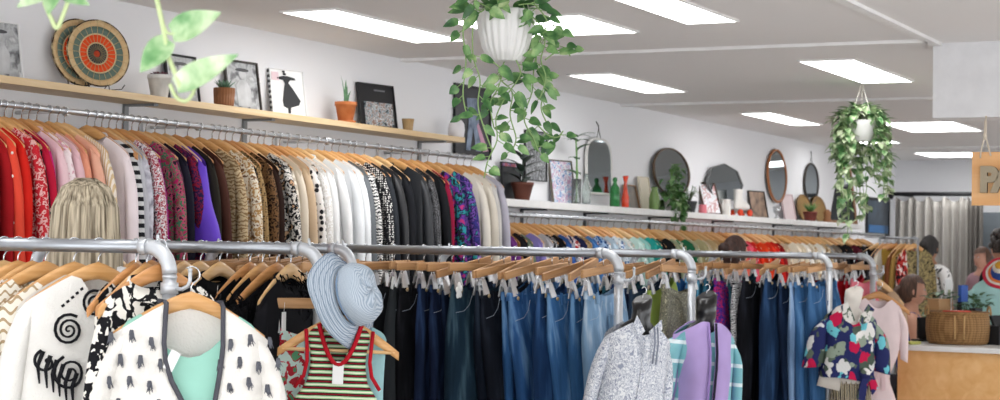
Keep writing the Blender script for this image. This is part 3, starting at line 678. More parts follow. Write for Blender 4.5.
# dark trousers behind rack B (rack G), then the jeans racks
G = [(p, n+' trousers', 'trousers', 'trousers', P(c), dict(detail=False)) for p, n, c in ((206, 'faded black', '27282c'), (217, 'ink navy', '1d2233'), (227, 'matt black', '1a1a1d'), (238, 'smoke grey', '3a3b40'), (248, 'pitch black', '151518'), (258, 'dark slate', '2c3038'), (269, 'black twill', '1b1b1f'), (279, 'coal black', '202024'), (290, 'black corduroy', '1d1b1c'), (301, 'graphite', '303237'), (312, 'black satin', '17171b'), (323, 'washed black', '26272b'), (334, 'black wool', '1a1a1d'))]
row(G, XG, 'short rack behind the hat', 'clip hangers on the short rack', 'c', 'trousers on the short rack')
J = [(352, 'black skinny trousers', 'trousers', 'trousers', P('1b1c20'), {}), (366, 'black straight trousers', 'trousers', 'trousers', P('202126'), {}), (380, 'pleated black trousers', 'trousers', 'trousers', P('1e1f23'), {}), (394, 'deep charcoal trousers', 'trousers', 'trousers', P('26282b'), {}), (408, 'charcoal tailored trousers with a paper tag', 'trousers', 'trousers', P('34383b'), dict(t=.04)),
     (424, 'narrow black jeans', 'jeans', 'jeans', D('16171b', '2c2d33'), {}), (440, 'dark indigo jeans', 'jeans', 'jeans', D('1b2740', '30456a'), {}), (452, 'navy jeans', 'jeans', 'jeans', D('18223a', '2b3e5e'), {}), (463, 'inky navy jeans with a rivet', 'jeans', 'jeans', D('141d30', '23324c'), {}),
     (479, 'faded petrol blue jeans', 'jeans', 'jeans', D('1f3342', '47606e'), dict(t=.04)), (491, 'blue black jeans', 'jeans', 'jeans', D('151c28', '28323f'), {}), (503, 'black blue denim jeans', 'jeans', 'jeans', D('171b24', '2b313c'), {}),
     (515, 'cobalt blue jeans', 'jeans', 'jeans', D('2f5888', '6a92bd'), {}), (530, 'mid blue jeans with a leather patch', 'jeans', 'jeans', D('31598c', '6d97c4'), dict(t=.045, hw=.18)), (552, 'dark denim jeans', 'jeans', 'jeans', D('1f3a60', '3a5e8c'), {}), (568, 'worn blue jeans with a ring belt', 'jeans', 'jeans', D('3d6a9c', '7aa3cc'), dict(t=.04)),
     (583, 'stonewashed blue jeans', 'jeans', 'jeans', D('38628f', '6d97bf'), {}), (603, 'bleached pale blue jeans', 'jeans', 'jeans', D('7fa0bf', 'c4d4e0'), dict(t=.035))]
row(J, XC, 'jeans rack', 'clip hangers on the jeans rack', 'c', 'jeans and trousers on the jeans rack')
K = [(500, 'slate trousers', 'trousers', 'trousers', P('30343c'), {}), (516, 'steel blue trousers', 'trousers', 'trousers', P('3d5068'), {}), (532, 'brown trousers', 'trousers', 'trousers', P('4a3a30'), {}), (548, 'midnight trousers', 'trousers', 'trousers', P('1f2430'), {}), (564, 'teal trousers', 'trousers', 'trousers', P('2c5560'), {}), (580, 'grey trousers', 'trousers', 'trousers', P('55585c'), {}), (596, 'navy trousers', 'trousers', 'trousers', P('202a40'), {}), (610, 'black trousers', 'trousers', 'trousers', P('1b1b1e'), {}),
     (622, 'peacock skirt', 'skirt', 'skirt', P('1f4552'), dict(skirt=True, detail=False)), (634, 'dark blue skirt', 'skirt', 'skirt', P('27385a'), dict(skirt=True, detail=False)), (645, 'slate blue skirt', 'skirt', 'skirt', P('2c3c50'), dict(skirt=True, detail=False)),
     (660, 'olive green skirt', 'skirt', 'skirt', P('93a852'), dict(skirt=True, detail=False, t=.04, L=.8)), (680, 'khaki sequined skirt', 'skirt', 'skirt', fab('blotch', '5b5a48', '4a4a3a', '77745c', '3a392e', 'a39f84', s=5, rough=.5), dict(skirt=True, detail=False, t=.035))]
row(K, XD, 'skirt rack', 'clip hangers on the skirt rack', 'c', 'skirts and trousers on the skirt rack')
L_ = [(690, 'bright blue jeans', 'jeans', 'jeans', D('2c5f96', '5f8fc0'), {}), (698, 'azure jeans', 'jeans', 'jeans', D('3a78a8', '6fa6cf'), {}), (706, 'lagoon blue jeans', 'jeans', 'jeans', D('2f6f92', '5d9aba'), {}), (714, 'petrol jeans', 'jeans', 'jeans', D('23566e', '427c94'), {}), (722, 'teal blue jeans', 'jeans', 'jeans', D('1f4a60', '39697f'), {}),
      (731, 'violet and pink printed leggings', 'leggings', 'leggings', fab('blotch', '2a2a66', '2a2a66', 'c22f6a', '3b2f8a', '6a2f8a', s=2.6), dict(detail=False)), (740, 'dark teal jeans', 'jeans', 'jeans', D('1a3a48', '2d5563'), {}), (750, 'black and white animal print leggings', 'leggings', 'leggings', fab('animal', 'e2e2e4', '1f1f24', s=3), dict(detail=False)),
      (758, 'black denim trousers', 'trousers', 'trousers', D('14151a', '262831'), dict(t=.04)), (769, 'raven black jeans', 'jeans', 'jeans', D('15181f', '272d3a'), {}), (780, 'ink blue jeans', 'jeans', 'jeans', D('1e3350', '34527a'), dict(t=.04)), (791, 'night blue jeans', 'jeans', 'jeans', D('1b2a42', '2c4263'), {}),
      (799, 'pale chambray jeans', 'jeans', 'jeans', D('7d9cc4', 'a3bedd'), {}), (810, 'classic blue jeans', 'jeans', 'jeans', D('3c6796', '5f8ab6'), dict(t=.045)), (822, 'flared blue jeans', 'jeans', 'jeans', D('39608c', '4f7aa8'), dict(t=.045))]
row(L_, XE, 'far jeans rack', 'clip hangers on the far jeans rack', 'c', 'jeans on the far jeans rack')
Mx = [(828, 'dark wine trousers', 'trousers', 'trousers', P('5a1a20'), dict(detail=False)), (836, 'brick red skirt', 'skirt', 'skirt', P('a52228'), dict(detail=False, skirt=True)), (845, 'bright red skirt', 'skirt', 'skirt', P('c8202a'), dict(detail=False, skirt=True)), (854, 'ruby red skirt', 'skirt', 'skirt', P('b81f30'), dict(detail=False, skirt=True)), (864, 'rose pink skirt', 'skirt', 'skirt', P('e07a88'), dict(detail=False, skirt=True))]
row(Mx, XF, 'farthest rack', 'clip hangers on the farthest rack', 'c', 'red and pink skirts on the farthest rack')
# small tags
c = at(393, 283, X=XC-.17); f = MB(); f.box((0, 0, 0), (.028, .002, .055), ry=.25); tag(f.build('price_tag', mat('eef0ee', .5), loc=c), 'white paper tag clipped on the charcoal trousers waistband', 'tag')
c = at(459, 292, X=XC-.18); f = MB()
for dx, dz in ((0, .03), (.018, .014), (-.016, .010), (.012, -.012), (-.010, -.014), (0, 0)): f.ball((dx, 0, dz), (.014, .004, .014), 10, 6)
tag(f.build('lace_tag', mat('f4f4f2', .7), loc=c), 'white scalloped tag hanging on the dark navy jeans', 'tag')

# ------------------------------------------------------------------ display garments at the aisle ends
# bucket hat on the corner of the second rack
CAMR = Vector((CX.x, CX.y, 0)).normalized(); UP = Vector((0, 0, 1))
def axis_rot(z_, x_hint=UP):
    z_ = z_.normalized(); x_ = (x_hint-z_*x_hint.dot(z_)).normalized(); y_ = z_.cross(x_)
    return Matrix((x_, y_, z_)).transposed().to_euler()
t = None
GING = mat('6f879f', .9, kind='weave', cols=('d9e0e6',), s=4.5)
c = at(350, 297, d=5.60); back = -ray(336, 298).normalized()
t = thing('bucket_hat', 'floppy blue and white checked bucket hat hooked over the rack corner', 'hat', c, rot=axis_rot(CAMR*.74+UP*.30+back*.55, UP)); t.scale = (.93, .90, .95)
f = MB(); rings = []
for r_, z in [(.078, .0), (.084, .025), (.084, .05), (.076, .072), (.055, .086), (.02, .092), (.001, .093)]:
    rings.append([Vector((r_*1.22*math.cos(a)*(1+.05*math.sin(2*a+1)), r_*math.sin(a)*(1+.06*math.sin(3*a+z*30)), z+.006*math.sin(4*a+r_*60))) for a in [2*PI*k/40 for k in range(40)]])
f.loft(rings, caps=False); o = f.build('crown', GING, t); md = o.modifiers.new('thickness', 'SOLIDIFY'); md.thickness = .002
f = MB(); rings = []
for i in range(8):
    q = i/7; r_ = .078+.072*q
    rings.append([Vector((r_*(1.22-.12*q)*math.cos(a), r_*math.sin(a), -.042*q**1.2+.012*q*math.sin(3*a+1)+.006*q*math.sin(5*a))) for a in [2*PI*k/48 for k in range(48)]])
f.loft(rings, caps=False); o = f.build('brim', GING, t); md = o.modifiers.new('thickness', 'SOLIDIFY'); md.thickness = .003
f = MB()
for q in (.2, .4, .6, .8, .97):
    r_ = .079+.072*q; f.tube([Vector((r_*(1.22-.12*q)*math.cos(a), r_*math.sin(a), -.042*q**1.2+.012*q*math.sin(3*a+1)+.006*q*math.sin(5*a)+.003)) for a in [2*PI*k/48 for k in range(49)]], .0009, 4)
f.build('stitching', mat('6c84a0', .9), t)
f = MB(); f.tube([Vector((.0805*1.22*math.cos(a), .0805*math.sin(a), .012)) for a in [2*PI*k/40 for k in range(41)]], .0035, 6); f.build('band', mat('7990aa', .9), t)

# striped tank top
c = at(341, 300, d=5.62); rt = (0, .03, facing(c, .05))
h = thing('wooden_hanger', 'pale wooden hanger with a straight lower bar holding the striped tank top', 'hanger', c, rot=rt, group='display hangers')
src = next(o for o in C.objects if o.name.startswith('wooden_hanger') and o.children and o is not h)
for ch in src.children:
    q = ch.copy(); C.objects.link(q); q.parent = h; q.scale = (.9, 1, .95)
f = MB(); f.tube([(-.175, 0, -.158), (.175, 0, -.158)], .006, 8); f.build('lower_bar', HANGW[2], h)
t = thing('tank_top', 'knitted tank top striped in red, green, black and white with red edging', 'tank top', c, rot=rt)
KN = mat('8f1c28', .95, kind='hstripe', cols=('8f1c28', '1e1d22', 'a9cf9a', 'e9ead8', 'a9cf9a', '1e1d22'), s=2.0)
def wf(v):
    z = v
    return .098-.012*math.sin(PI*min(1, z/.3)) if z < .3 else .098+(.135-.098)*min(1, (z-.3)/.1)
def tank(f): body_mb(f, hw=.115, L=.62, t=.028, seed=1, nk=.062, drop=.12, n=44, rows=24, waist=0, wf=wf)
f = MB(); tank(f); f.build('body', KN, t)
RED = mat('b51f2c', .9); 
f = MB(); f.tube([(x, -.030-.004, zsh(.062)+.004-.125*(1-(x/.066)**2)) for x in [-.066+.132*i/16 for i in range(17)]], .007, 8)
f.build('neck_edging', RED, t)
for s_ in (-1, 1):
    f = MB(); f.tube([(s_*.104, -.012, -.095), (s_*.100, -.030, -.14), (s_*.097, -.032, -.19), (s_*.105, -.03, -.235), (s_*.132, -.022, -.275)], .006, 8); f.build('armhole_edging', RED, t)
f = MB(); f.box((.0, -.036, -.225), (.034, .002, .07), bev=0); f.build('price_tag', mat('f5f5f5', .5), t)
f = MB(); body_mb(f, hw=.13, L=.7, t=.012, seed=3, nk=.07, drop=.05); o = f.build('body', P('9cc4c8'))
# pale mint floral skirt on a clip hanger behind the tank top
c = at(322, 281, d=5.78); rt = (0, 0, facing(c, .15))
tag(o, 'pale teal top layered behind the striped tank top', 'top'); o.name = 'camisole'; o.location = at(346, 300, d=5.68); o.rotation_euler = (0, 0, facing(c))
hang('c', .0195, c, rt, 'clip hanger with a blocky wooden bar just left of the hat', 'display hangers', 0)
pants('skirt', 'pale mint skirt with red flowers hanging behind the striped tank top', 'skirt', c, rt, fab('blotch', 'c9e2d8', 'd3e8e0', 'd3e8e0', 'b8303c', '5f9a72', s=1.6), v=1, L=.8, hw=.15, skirt=True, detail=False)

# hanging busts
def bust(label, c, rot, m_, neck=1.0, tall=.075):
    t = thing('mannequin_bust', label, 'mannequin', c, rot=rot)
    rings = []
    for rx, ry, z, y in [(.045, .045, tall+.012, .02), (.054*neck, .056*neck, tall, .018), (.052*neck, .054*neck, .02, .005), (.075, .062, -.01, .0), (.15, .075, -.045, 0), (.178, .085, -.08, 0), (.172, .10, -.15, -.01), (.165, .112, -.21, -.015), (.14, .095, -.30, 0), (.125, .085, -.38, 0), (.145, .10, -.48, 0), (.15, .10, -.55, 0)]:
        rings.append([Vector((rx*(.76 if z < 0 else 1)*math.cos(a), y+ry*(.62 if z < 0 else 1)*math.sin(a), z+(.018*math.cos(a)+.01*math.sin(a) if z > .05 else 0))) for a in [2*PI*k/32 for k in range(32)]])
    f = MB(); f.loft(rings); f.build('torso', m_, t)
    f = MB(); pts = [(0, .02, tall), (0, .02, tall+.03)]+[(.016*math.cos(a), .02, tall+.045+.016*math.sin(a)) for a in [-1.4+PI*1.3*k/8 for k in range(9)]]; f.tube(pts, .0025, 6); f.build('hook', CHROME, t)
    return t
def bshirt(f, hw=.195, L=.62, t=.125, seed=2, nk=.07, drop=.05, **k): body_mb(f, hw=hw, L=L, t=t, seed=seed, nk=nk, drop=drop, zt=.004, n=48, rows=18, tt=.55, amp=.008, **k)
def bopen(f, hw, L, t, e0, e1, n=44, rows=16, zt=.01, seed=0):
    rings = []
    for j in range(rows+1):
        v = j/rows; ring = []
        for k in range(n+1):
            q = k/n*2-1; s = math.copysign(1, q); e = e0+(e1-e0)*v
            if abs(q) <= .5: x = s*hw*math.sin(PI*abs(q)); y = t*abs(math.cos(PI*abs(q)))**.6
            else: w_ = (abs(q)-.5)*2; x = s*(hw-(hw-e)*w_); y = -t*math.sin(PI/2*min(1, w_*1.6))
            base = zsh(max(abs(x), .06), zt=zt)+.004; y = y*(.55+.45*min(1, v*5))+.007*min(1, v*2)*math.sin(10*x/hw+seed+2*v)
            ring.append(Vector((x*(1+.04*v), y, base+(-L-base)*v)))
        rings.append(ring)
    f.loft(rings, caps=False, closed=False)
BLK = mat('131315', .3, coat=.4)
c = at(641, 318, d=7.45); ph = facing(c, .42); rt = (0, .16, ph)
tb = bust('black hanging bust under the grey and white patterned shirt', c, rt, BLK)
t = thing('shirt', 'white shirt with soft grey scrollwork buttoned on the black hanging bust', 'shirt', c, rot=rt); tb.scale = t.scale = (.74, .8, .95)
PAIS = mat('e3e5ea', .85, kind='blotch', cols=('9aa1b4', 'e9ebef', 'b4bac8', 'eceef1', 'a3aabb', 'e6e8ec', 'bfc5d0'), s=1.6)
f = MB(); bshirt(f, seed=2); f.build('body', PAIS, t)
for s_ in (-1, 1):
    f = MB(); sleeve_mb(f, s_, hw=.205, r=.06, seed=2, zt=.004, ys=.8, out=.03, length=.5); f.build('sleeve', PAIS, t)
    f = MB(); f.poly([(s_*.012, -.055), (s_*.075, .005), (s_*.088, -.035), (s_*.045, -.085)], .005, c=(0, -.105, 0)); o = f.build('collar', PAIS, t)
f = MB(); f.box((0, -.132, -.33), (.028, .006, .5)); f.build('placket', PAIS, t)
for k in range(5):
    f = MB(); f.ball((0, -.137, -.14-.085*k), (.006, .003, .006), 8, 6); f.build('button', mat('c9ccd4', .3), t)
for dx in (.03, .05):
    f = MB(); f.tube([(dx, -.12, -.03), (dx+.012, -.136, -.10), (dx+.016, -.138, -.19)], .0045, 6); f.build('drawstring', mat('8f95a5', .8), t)

c = at(706, 319, d=8.42); ph = facing(c, .42); rt = (0, .08, ph)
tb = bust('glossy black bust with the lilac cardigan and teal blouse', c, rt, BLK, 1.15, .11)
t0_ = t = thing('blouse', 'sheer teal short sleeved blouse with white bands under the lilac cardigan', 'blouse', c, rot=rt)
TEAL = mat('8fc6cd', .6, kind='hstripe', cols=('7fbcc6', '7fbcc6', '7fbcc6', 'e3eef2', '7fbcc6'), s=.42)
f = MB(); bshirt(f, hw=.19, seed=4, t=.118, nk=.06); f.build('body', TEAL, t)
for s_ in (-1, 1):
    f = MB(); sleeve_mb(f, s_, hw=.215, r=.09 if s_ < 0 else .05, seed=5, zt=.004, ys=1.25, out=.03, length=.36); f.build('sleeve', TEAL, t)
t = thing('cardigan', 'lilac sleeveless cardigan worn open over the teal blouse', 'cardigan', c, rot=rt); tb.scale = t0_.scale = t.scale = (.78, .8, .95)
LIL = P('bda6dc')
f = MB(); bopen(f, .195, .9, .15, .02, .006, seed=1); o = f.build('body', LIL, t); md = o.modifiers.new('thickness', 'SOLIDIFY'); md.thickness = .005
for s_ in (-1, 1):
    f = MB(); f.tube([(s_*(.024-.014*v)*(1+.04*v), -.152*(.55+.45*min(1, v*5))-.012, zsh(.06, zt=.01)+(-.9-zsh(.06, zt=.01))*v) for v in [i/12 for i in range(13)]], .008, 8, ell=.7); f.build('edging', mat('a48bc8', .9) if s_ < 0 else mat('2d2a3a', .9), t)

c = at(852, 304, d=10.75); ph = facing(c, .35); rt = (0, .24, ph)
tb = bust('white bust with the tropical leaf print shirt', c, rt, mat('dcd5cc', .5), 1.2, .09)
t = thing('leaf_print_shirt', 'navy shirt with white, teal and crimson tropical leaves knotted at the waist', 'shirt', c, rot=(0, .08, ph)); tb.scale = t.scale = (.80, .82, .95)
HAW = mat('2a2f5e', .85, kind='leafy', cols=('e2e0dc', '5d6a5c', '8f9c8c', '6fc3cf', 'd8d8d6', 'c01f4a', '4f5c50', '2a2f5e'), s=1)
f = MB(); bshirt(f, hw=.2, L=.47, t=.13, seed=6, nk=.085, drop=.10); f.build('body', HAW, t)
for s_ in (-1, 1):
    f = MB(); sleeve_mb(f, s_, hw=.22, r=.085, seed=5, zt=.004, ys=.8, out=.035, length=.30, short=True); f.build('sleeve', HAW, t)
    f = MB(); f.poly([(s_*.01, -.10), (s_*.08, .01), (s_*.13, -.02), (s_*.10, -.10), (s_*.05, -.12)], .006, c=(0, -.125, 0)); f.build('collar', mat('d9d6d0', .8, kind='blotch', cols=('dcd9d4', 'dcd9d4', '5d6a5c', '2a2f5e'), s=1), t)
f = MB(); f.ball((.10, -.13, -.42), (.04, .03, .035), 12, 8); f.poly([(.08, -.43), (.05, -.58), (.11, -.60), (.13, -.45)], .02, c=(0, -.14, 0)); f.poly([(.11, -.42), (.17, -.55), (.21, -.50), (.15, -.40)], .02, c=(0, -.135, 0)); f.build('knot', HAW, t)
t = thing('pleated_skirt', 'black and gold pleated skirt below the leaf print shirt', 'skirt', c+Vector((0, 0, -.45)), rz=ph); t.scale = (.8, .82, 1)
f = MB(); rings = []
for j in range(9):
    v = j/8; rings.append([Vector(((.135+.06*v)*(1+.05*math.cos(24*a))*math.cos(a), (.095+.05*v)*(1+.05*math.cos(24*a))*math.sin(a), -.6*v)) for a in [2*PI*k/144 for k in range(144)]])
f.loft(rings, caps=False); f.build('pleats', mat('3a3328', .7, kind='vstripe', cols=('1e1c20', '1e1c20', '9c8a62', 'cfc6b0'), s=3.2), t)
f = MB(); f.lathe([(.137, -.02), (.14, .0), (.137, .03)], 40, sy=.72); f.build('waistband', mat('d9d4cc', .8), t)

# pink robe and tan jacket beyond the farthest leg
c = at(879, 284, d=11.9); rt = (0, .05, facing(c, .1))
hang('w', .0195, c, rt, 'wooden hanger under the pale pink wrap robe', 'display hangers', 1)
t = thing('wrap_robe', 'pale pink wrap robe tied with a sash beside the counter', 'robe', c, rot=rt); t.scale = (.78, .85, 1)
PK = P('f0dcdd')
f = MB(); body_mb(f, hw=.205, L=1.05, t=.06, seed=3, wf=lambda v: .205-.07*math.exp(-((v-.5)/.13)**2)+.06*max(0, v-.5), rows=24, n=44); f.build('body', PK, t)
for s_ in (-1, 1):
    f = MB(); sleeve_mb(f, s_, hw=.205, r=.06, seed=3, out=.04, length=.34); f.build('sleeve', PK, t)
f = MB(); f.lathe([(.142, -.56), (.146, -.545), (.142, -.53)], 32, sy=.5); f.poly([(.03, -.55), (.0, -.72), (.03, -.73), (.06, -.56)], .01, c=(0, -.085, 0)); f.poly([(.05, -.55), (.07, -.70), (.10, -.69), (.08, -.55)], .01, c=(0, -.085, 0)); f.ball((.05, -.08, -.55), (.03, .02, .022)); f.build('sash', mat('eccfd2', .8), t)
c = at(881, 272, d=12.25); rt = (0, .25, facing(c, .3))
hang('w', .0195, c, rt, 'wooden hanger holding the tan suede jacket', 'display hangers', 2)
top('jacket', 'tan suede jacket hanging behind the pale pink robe', 'jacket', c, rt, P('b89a7e'), L=.42, t=.04, sl='short', hw=.18)

# ------------------------------------------------------------------ things on the wooden shelf
SZ = 2.163; Z2 = 1.826
def shelf_pos(p, Y, Z): return Vector((at(p, 150, Y=Y).x, Y, Z))
def span(p0, p1, Y, psi=0):
    pm = (p0+p1)/2; x = at(pm, 150, Y=Y); d_ = (x-Vector((0, 0, CZ))).dot(CF); th = TH-math.atan((pm-500)/FPX)+psi
    return (p1-p0)*d_/FPX/math.sin(th), d_
def picture(label, p0, p1, y0, y1, Y, Z, bm, art, lean=.16, psi=0, bw=.012, mount=None, nm='framed_picture', cat='picture', shape=None, extra=None, hang_z=None):
    w_, d_ = span(p0, p1, Y, psi); h_ = (y1-y0)*d_/FPX/math.cos(lean); c = shelf_pos((p0+p1)/2, Y, Z if hang_z is None else hang_z)
    t = thing(nm, label, cat, c, rot=(-lean, 0, -psi)); f = MB()
    if shape is None:
        for a, b in (((-w_/2+bw/2, 0, h_/2), (bw, .016, h_)), ((w_/2-bw/2, 0, h_/2), (bw, .016, h_)), ((0, 0, bw/2), (w_-2*bw, .016, bw)), ((0, 0, h_-bw/2), (w_-2*bw, .016, bw))): f.box(a, b)
        f.build('frame', bm, t); f = MB(); f.box((0, .004, h_/2), (w_-2*bw+.002, .006, h_-2*bw+.002)); pr = f.build('print' if cat == 'picture' else 'glass', art, t)
    else:
        n = 48; out = [shape(2*PI*k/n, 1) for k in range(n)]
        P_ = lambda k, sc_, y: Vector((out[k][0]*w_/2*sc_, y, h_/2+out[k][1]*h_/2*sc_)); si = 1-2*bw/min(w_, h_)
        f.loft([[P_(k, 1, .008) for k in range(n)], [P_(k, 1, -.006) for k in range(n)], [P_(k, (1+si)/2, -.011) for k in range(n)], [P_(k, si, -.006) for k in range(n)], [P_(k, si, .008) for k in range(n)]], caps=False)
        f.build('frame', bm, t); f = MB(); f.loft([[P_(k, si+.004, .006) for k in range(n)], [P_(k, si+.004, 0) for k in range(n)]]); pr = f.build('glass', art, t)
    if extra: extra(pr if cat == 'picture' else t, w_, h_)
    return t, w_, h_
BWP = mat('808080', .5, kind='soft', cols=('2b2b2c', '77787a', 'b7b9ba', '9a9b9c', 'd6d6d6'), s=1.6)
def figure(dark, light):
    def ex(t, w_, h_):
        f = MB(); f.poly([(-w_*.18, h_*.1), (-w_*.2, h_*.5), (-w_*.08, h_*.62), (w_*.12, h_*.62), (w_*.24, h_*.45), (w_*.2, h_*.1)], .002, c=(0, -.001, 0)); f.ball((w_*.02, -.001, h_*.73), (w_*.11, .002, h_*.1), 14, 8); f.build('printed_figure', light, t)
        f = MB(); f.loft([[Vector((w_*.02+w_*.2*math.cos(a), y, h_*.82+h_*.035*math.sin(a))) for a in [2*PI*k/16 for k in range(16)]] for y in (-.003, -.001)]); f.build('printed_hat', dark, t)
    return ex
GR = mat('c8c9ca', .4, kind='soft', cols=('9a9b9c', 'd5d6d7'), s=1); DG = mat('4a4b4d', .5)
picture('unframed black and white portrait leaning at the left edge of the photo', -22, 21, 19, 78, 4.97, SZ, mat('e9e9e9', .5), BWP, psi=.15, bw=.006, extra=figure(DG, GR))
# woven target plates on wire stands
def plate(p, Y, dia, psi, label, dim):
    c = shelf_pos(p, Y, SZ+.012); t = thing('woven_plate', label, 'plate', c, rot=(-.14, 0, -psi)); R_ = dia/2
    bands = [(0, .10, 'b1452c'), (.10, .30, '2f3a40'), (.30, .34, 'd8c39a'), (.34, .56, 'e2532a'), (.56, .60, 'd8c39a'), (.60, .80, '66776c'), (.80, .965, 'cfb084'), (.965, 1.0, '3a2c22')]
    for a, b, col in bands:
        f = MB(); prof = []
        n = 48; f.loft([[Vector((R_*r_*math.cos(q), y+.018*(1-r_), R_+R_*r_*math.sin(q))) for q in [2*PI*k/n for k in range(n)]] for r_, y in ((max(a, .001), .004), (max(a, .001), -.002), (b, -.002), (b, .004))], caps=False)
        f.build('woven_ring', mat(col, .8, kind='soft', cols=(col, col, 'd8c39a' if b > .9 else col), s=3), t)
    f = MB()
    for k in range(24):
        q = 2*PI*k/24; f.tube([(R_*.12*math.cos(q), .010, R_+R_*.12*math.sin(q)), (R_*.55*math.cos(q), .002, R_+R_*.55*math.sin(q)), (R_*.97*math.cos(q), -.004, R_+R_*.97*math.sin(q))], .0012, 4)
    f.build('radial_ribs', mat('bfa77c', .8), t)
    s = thing('plate_stand', 'black wire stand holding the '+dim+' woven plate', 'stand', shelf_pos(p, Y, SZ), rz=-psi)
    for sx in (-1, 1):
        f = MB(); f.tube([(sx*.05, .05, .10), (sx*.055, .02, .003), (sx*.075, -.05, .003), (sx*.085, -.058, .022)], .0022, 6); f.build('wire', mat('1f1c1a', .4, .6), s)
    f = MB(); f.tube([(-.055, .02, .003), (.055, .02, .003)], .0022, 6); f.build('wire', mat('1f1c1a', .4, .6), s)
plate(81, 4.955, .29, .22, 'round woven plate with orange target rings, mostly behind its twin', 'rear')
plate(98.5, 4.895, .29, .42, 'front round woven plate with orange and black target rings', 'front')

def pot(f, r0, r1, h, rim=.0, n=28, **k): f.lathe([(r0*.9, 0), (r0, .004), (r1, h-.02), (r1+rim, h-.02), (r1+rim, h), (r1-.006, h), (r1-.010, h-.016), (.001, h-.016)], n, **k)
SUCC = mat('3d5a45', .5, kind='soft', cols=('2c4534', '5c7f63'), s=3); LEAFG = mat('4d7a3c', .45, kind='soft', cols=('2f5a2c', '5d8f4a', '7aa860'), s=1.2)
VAR = mat('7fae62', .4, kind='soft', cols=('4f8a48', '6fa65c', 'c6d9a4', 'eef0d8'), s=1.3); DKL = mat('26352c', .35, kind='soft', cols=('1c2a22', '34463a'), s=2)
def rosette(f, z, n, L, W, seed=0, upv=.8):
    rg = random.Random(seed)
    for k in range(n):
        a = k*2.4; e = upv*(1-.6*k/n)+.15; d_ = Vector((math.cos(a)*(1.2-e), math.sin(a)*(1.2-e), e))
        p0 = Vector((math.cos(a)*.008, math.sin(a)*.008, z)); p1 = p0+d_.normalized()*L*(.7+.3*k/n)
        f.tube([p0, p0.lerp(p1, .4)+Vector((0, 0, .004)), p1], [W*.6, W, W*.1], 6, ell=.5)
def potted(nm, label, p, Y, Z, r0, r1, h, pm, fn, fm, rim=.004, soil=True, pk={}):
    t = thing(nm, label, 'potted plant', shelf_pos(p, Y, Z)); f = MB(); pot(f, r0, r1, h, rim, **pk); f.build('pot', pm, t)
    if soil: f = MB(); f.lathe([(r1-.008, h-.017), (r1-.01, h-.010), (.001, h-.008)], 20); f.build('soil', mat('3b2c22', .95), t)
    f = MB(); fn(f); f.build('leaves', fm, t); return t
potted('potted_succulent', 'dark red succulent in a white embossed pot on the wooden shelf', 158, 4.93, SZ, .036, .050, .105, mat('d9d7d3', .6, kind='soft', cols=('c9c7c2', 'e6e4e0'), s=2), lambda f: rosette(f, .09, 16, .045, .011, 1, .7), mat('5a2030', .5), rim=.003, pk=dict(flute=.02, nf=8, n=64))
picture('black framed black and white photograph behind the variegated foreground leaf', 168, 199, 48, 97, 4.99, SZ, BLACK, BWP, psi=.05, bw=.008, extra=figure(DG, GR))
potted('potted_succulent', 'spiky green succulent in a ribbed brown pot on the wooden shelf', 223, 4.92, SZ, .045, .049, .088, mat('8a5a38', .6), lambda f: rosette(f, .075, 22, .07, .007, 2, .9), SUCC, rim=.0, pk=dict(flute=.03, nf=22, n=110))
picture('dark framed photograph of a person in a hat leaning beside the ribbed brown pot', 228, 261, 56, 107, 4.985, SZ, mat('2f2822', .5), BWP, psi=.1, bw=.009, extra=figure(DG, GR))
def dress_art(t, w_, h_):
    S_ = lambda pts: [(x*w_, z*h_) for x, z in pts]
    f = MB(); f.poly(S_([(-.02, .08), (.04, .08), (.06, .2), (.30, .26), (.36, .36), (.16, .60), (.04, .72), (.10, .78), (.26, .79), (.24, .83), (.05, .86), (-.10, .86), (-.28, .82), (-.28, .79), (-.10, .77), (-.06, .70), (-.10, .55), (-.16, .34), (-.14, .22), (-.02, .18)]), .002, c=(0, -.003, 0))
    f.ball((-.05*w_, -.002, .90*h_), (.05*w_, .002, .03*h_), 12, 6); f.ball((-.07*w_, -.002, .95*h_), (.045*w_, .002, .025*h_), 12, 6); f.build('dress_silhouette', mat('232427', .6), t)
    f = MB(); f.box((-.33*w_, -.0025, .84*h_), (.2*w_, .001, .17*h_)); f.build('pink_panel', mat('e7cdd2', .6), t)
    f = MB()
    for k in range(9): f.box((-w_*.5-.002, 0, h_*(.06+.11*k)), (.007, .012, h_*.055))
    f.build('scalloped_edge', mat('3a3a3d', .6), t)
picture('white card with a black dress silhouette on the wooden shelf', 272, 306, 66, 114, 4.975, SZ, mat('ececec', .6), mat('efefee', .6), psi=.25, bw=.004, extra=dress_art)
def snake(f):
    for dx, h_, w_, ln in ((-.004, .13, .016, .0), (.012, .075, .012, .035), (-.012, .15, .005, -.045), (.006, .10, .012, .005)):
        f.loft([[Vector((dx+ln*v*v+w_*(1-v**3)*math.cos(a), .004*math.sin(a)*(1-v), .10+h_*v)) for a in [2*PI*k/8 for k in range(8)]] for v in (0, .25, .5, .75, .95, 1)])
t = potted('potted_snake_plant', 'small snake plant in a terracotta pot on the wooden shelf', 345, 4.93, SZ, .038, .054, .112, mat('c4703c', .75, kind='soft', cols=('b5622f', 'd08350'), s=2), snake, mat('3f7048', .5, kind='soft', cols=('2c5a3a', '6c9a6c'), s=4), rim=.005)
f = MB(); f.lathe([(.04, 0), (.052, .002), (.056, .014), (.05, .014), (.046, .006), (.001, .006)], 24); f.build('saucer', mat('c4703c', .75), t)
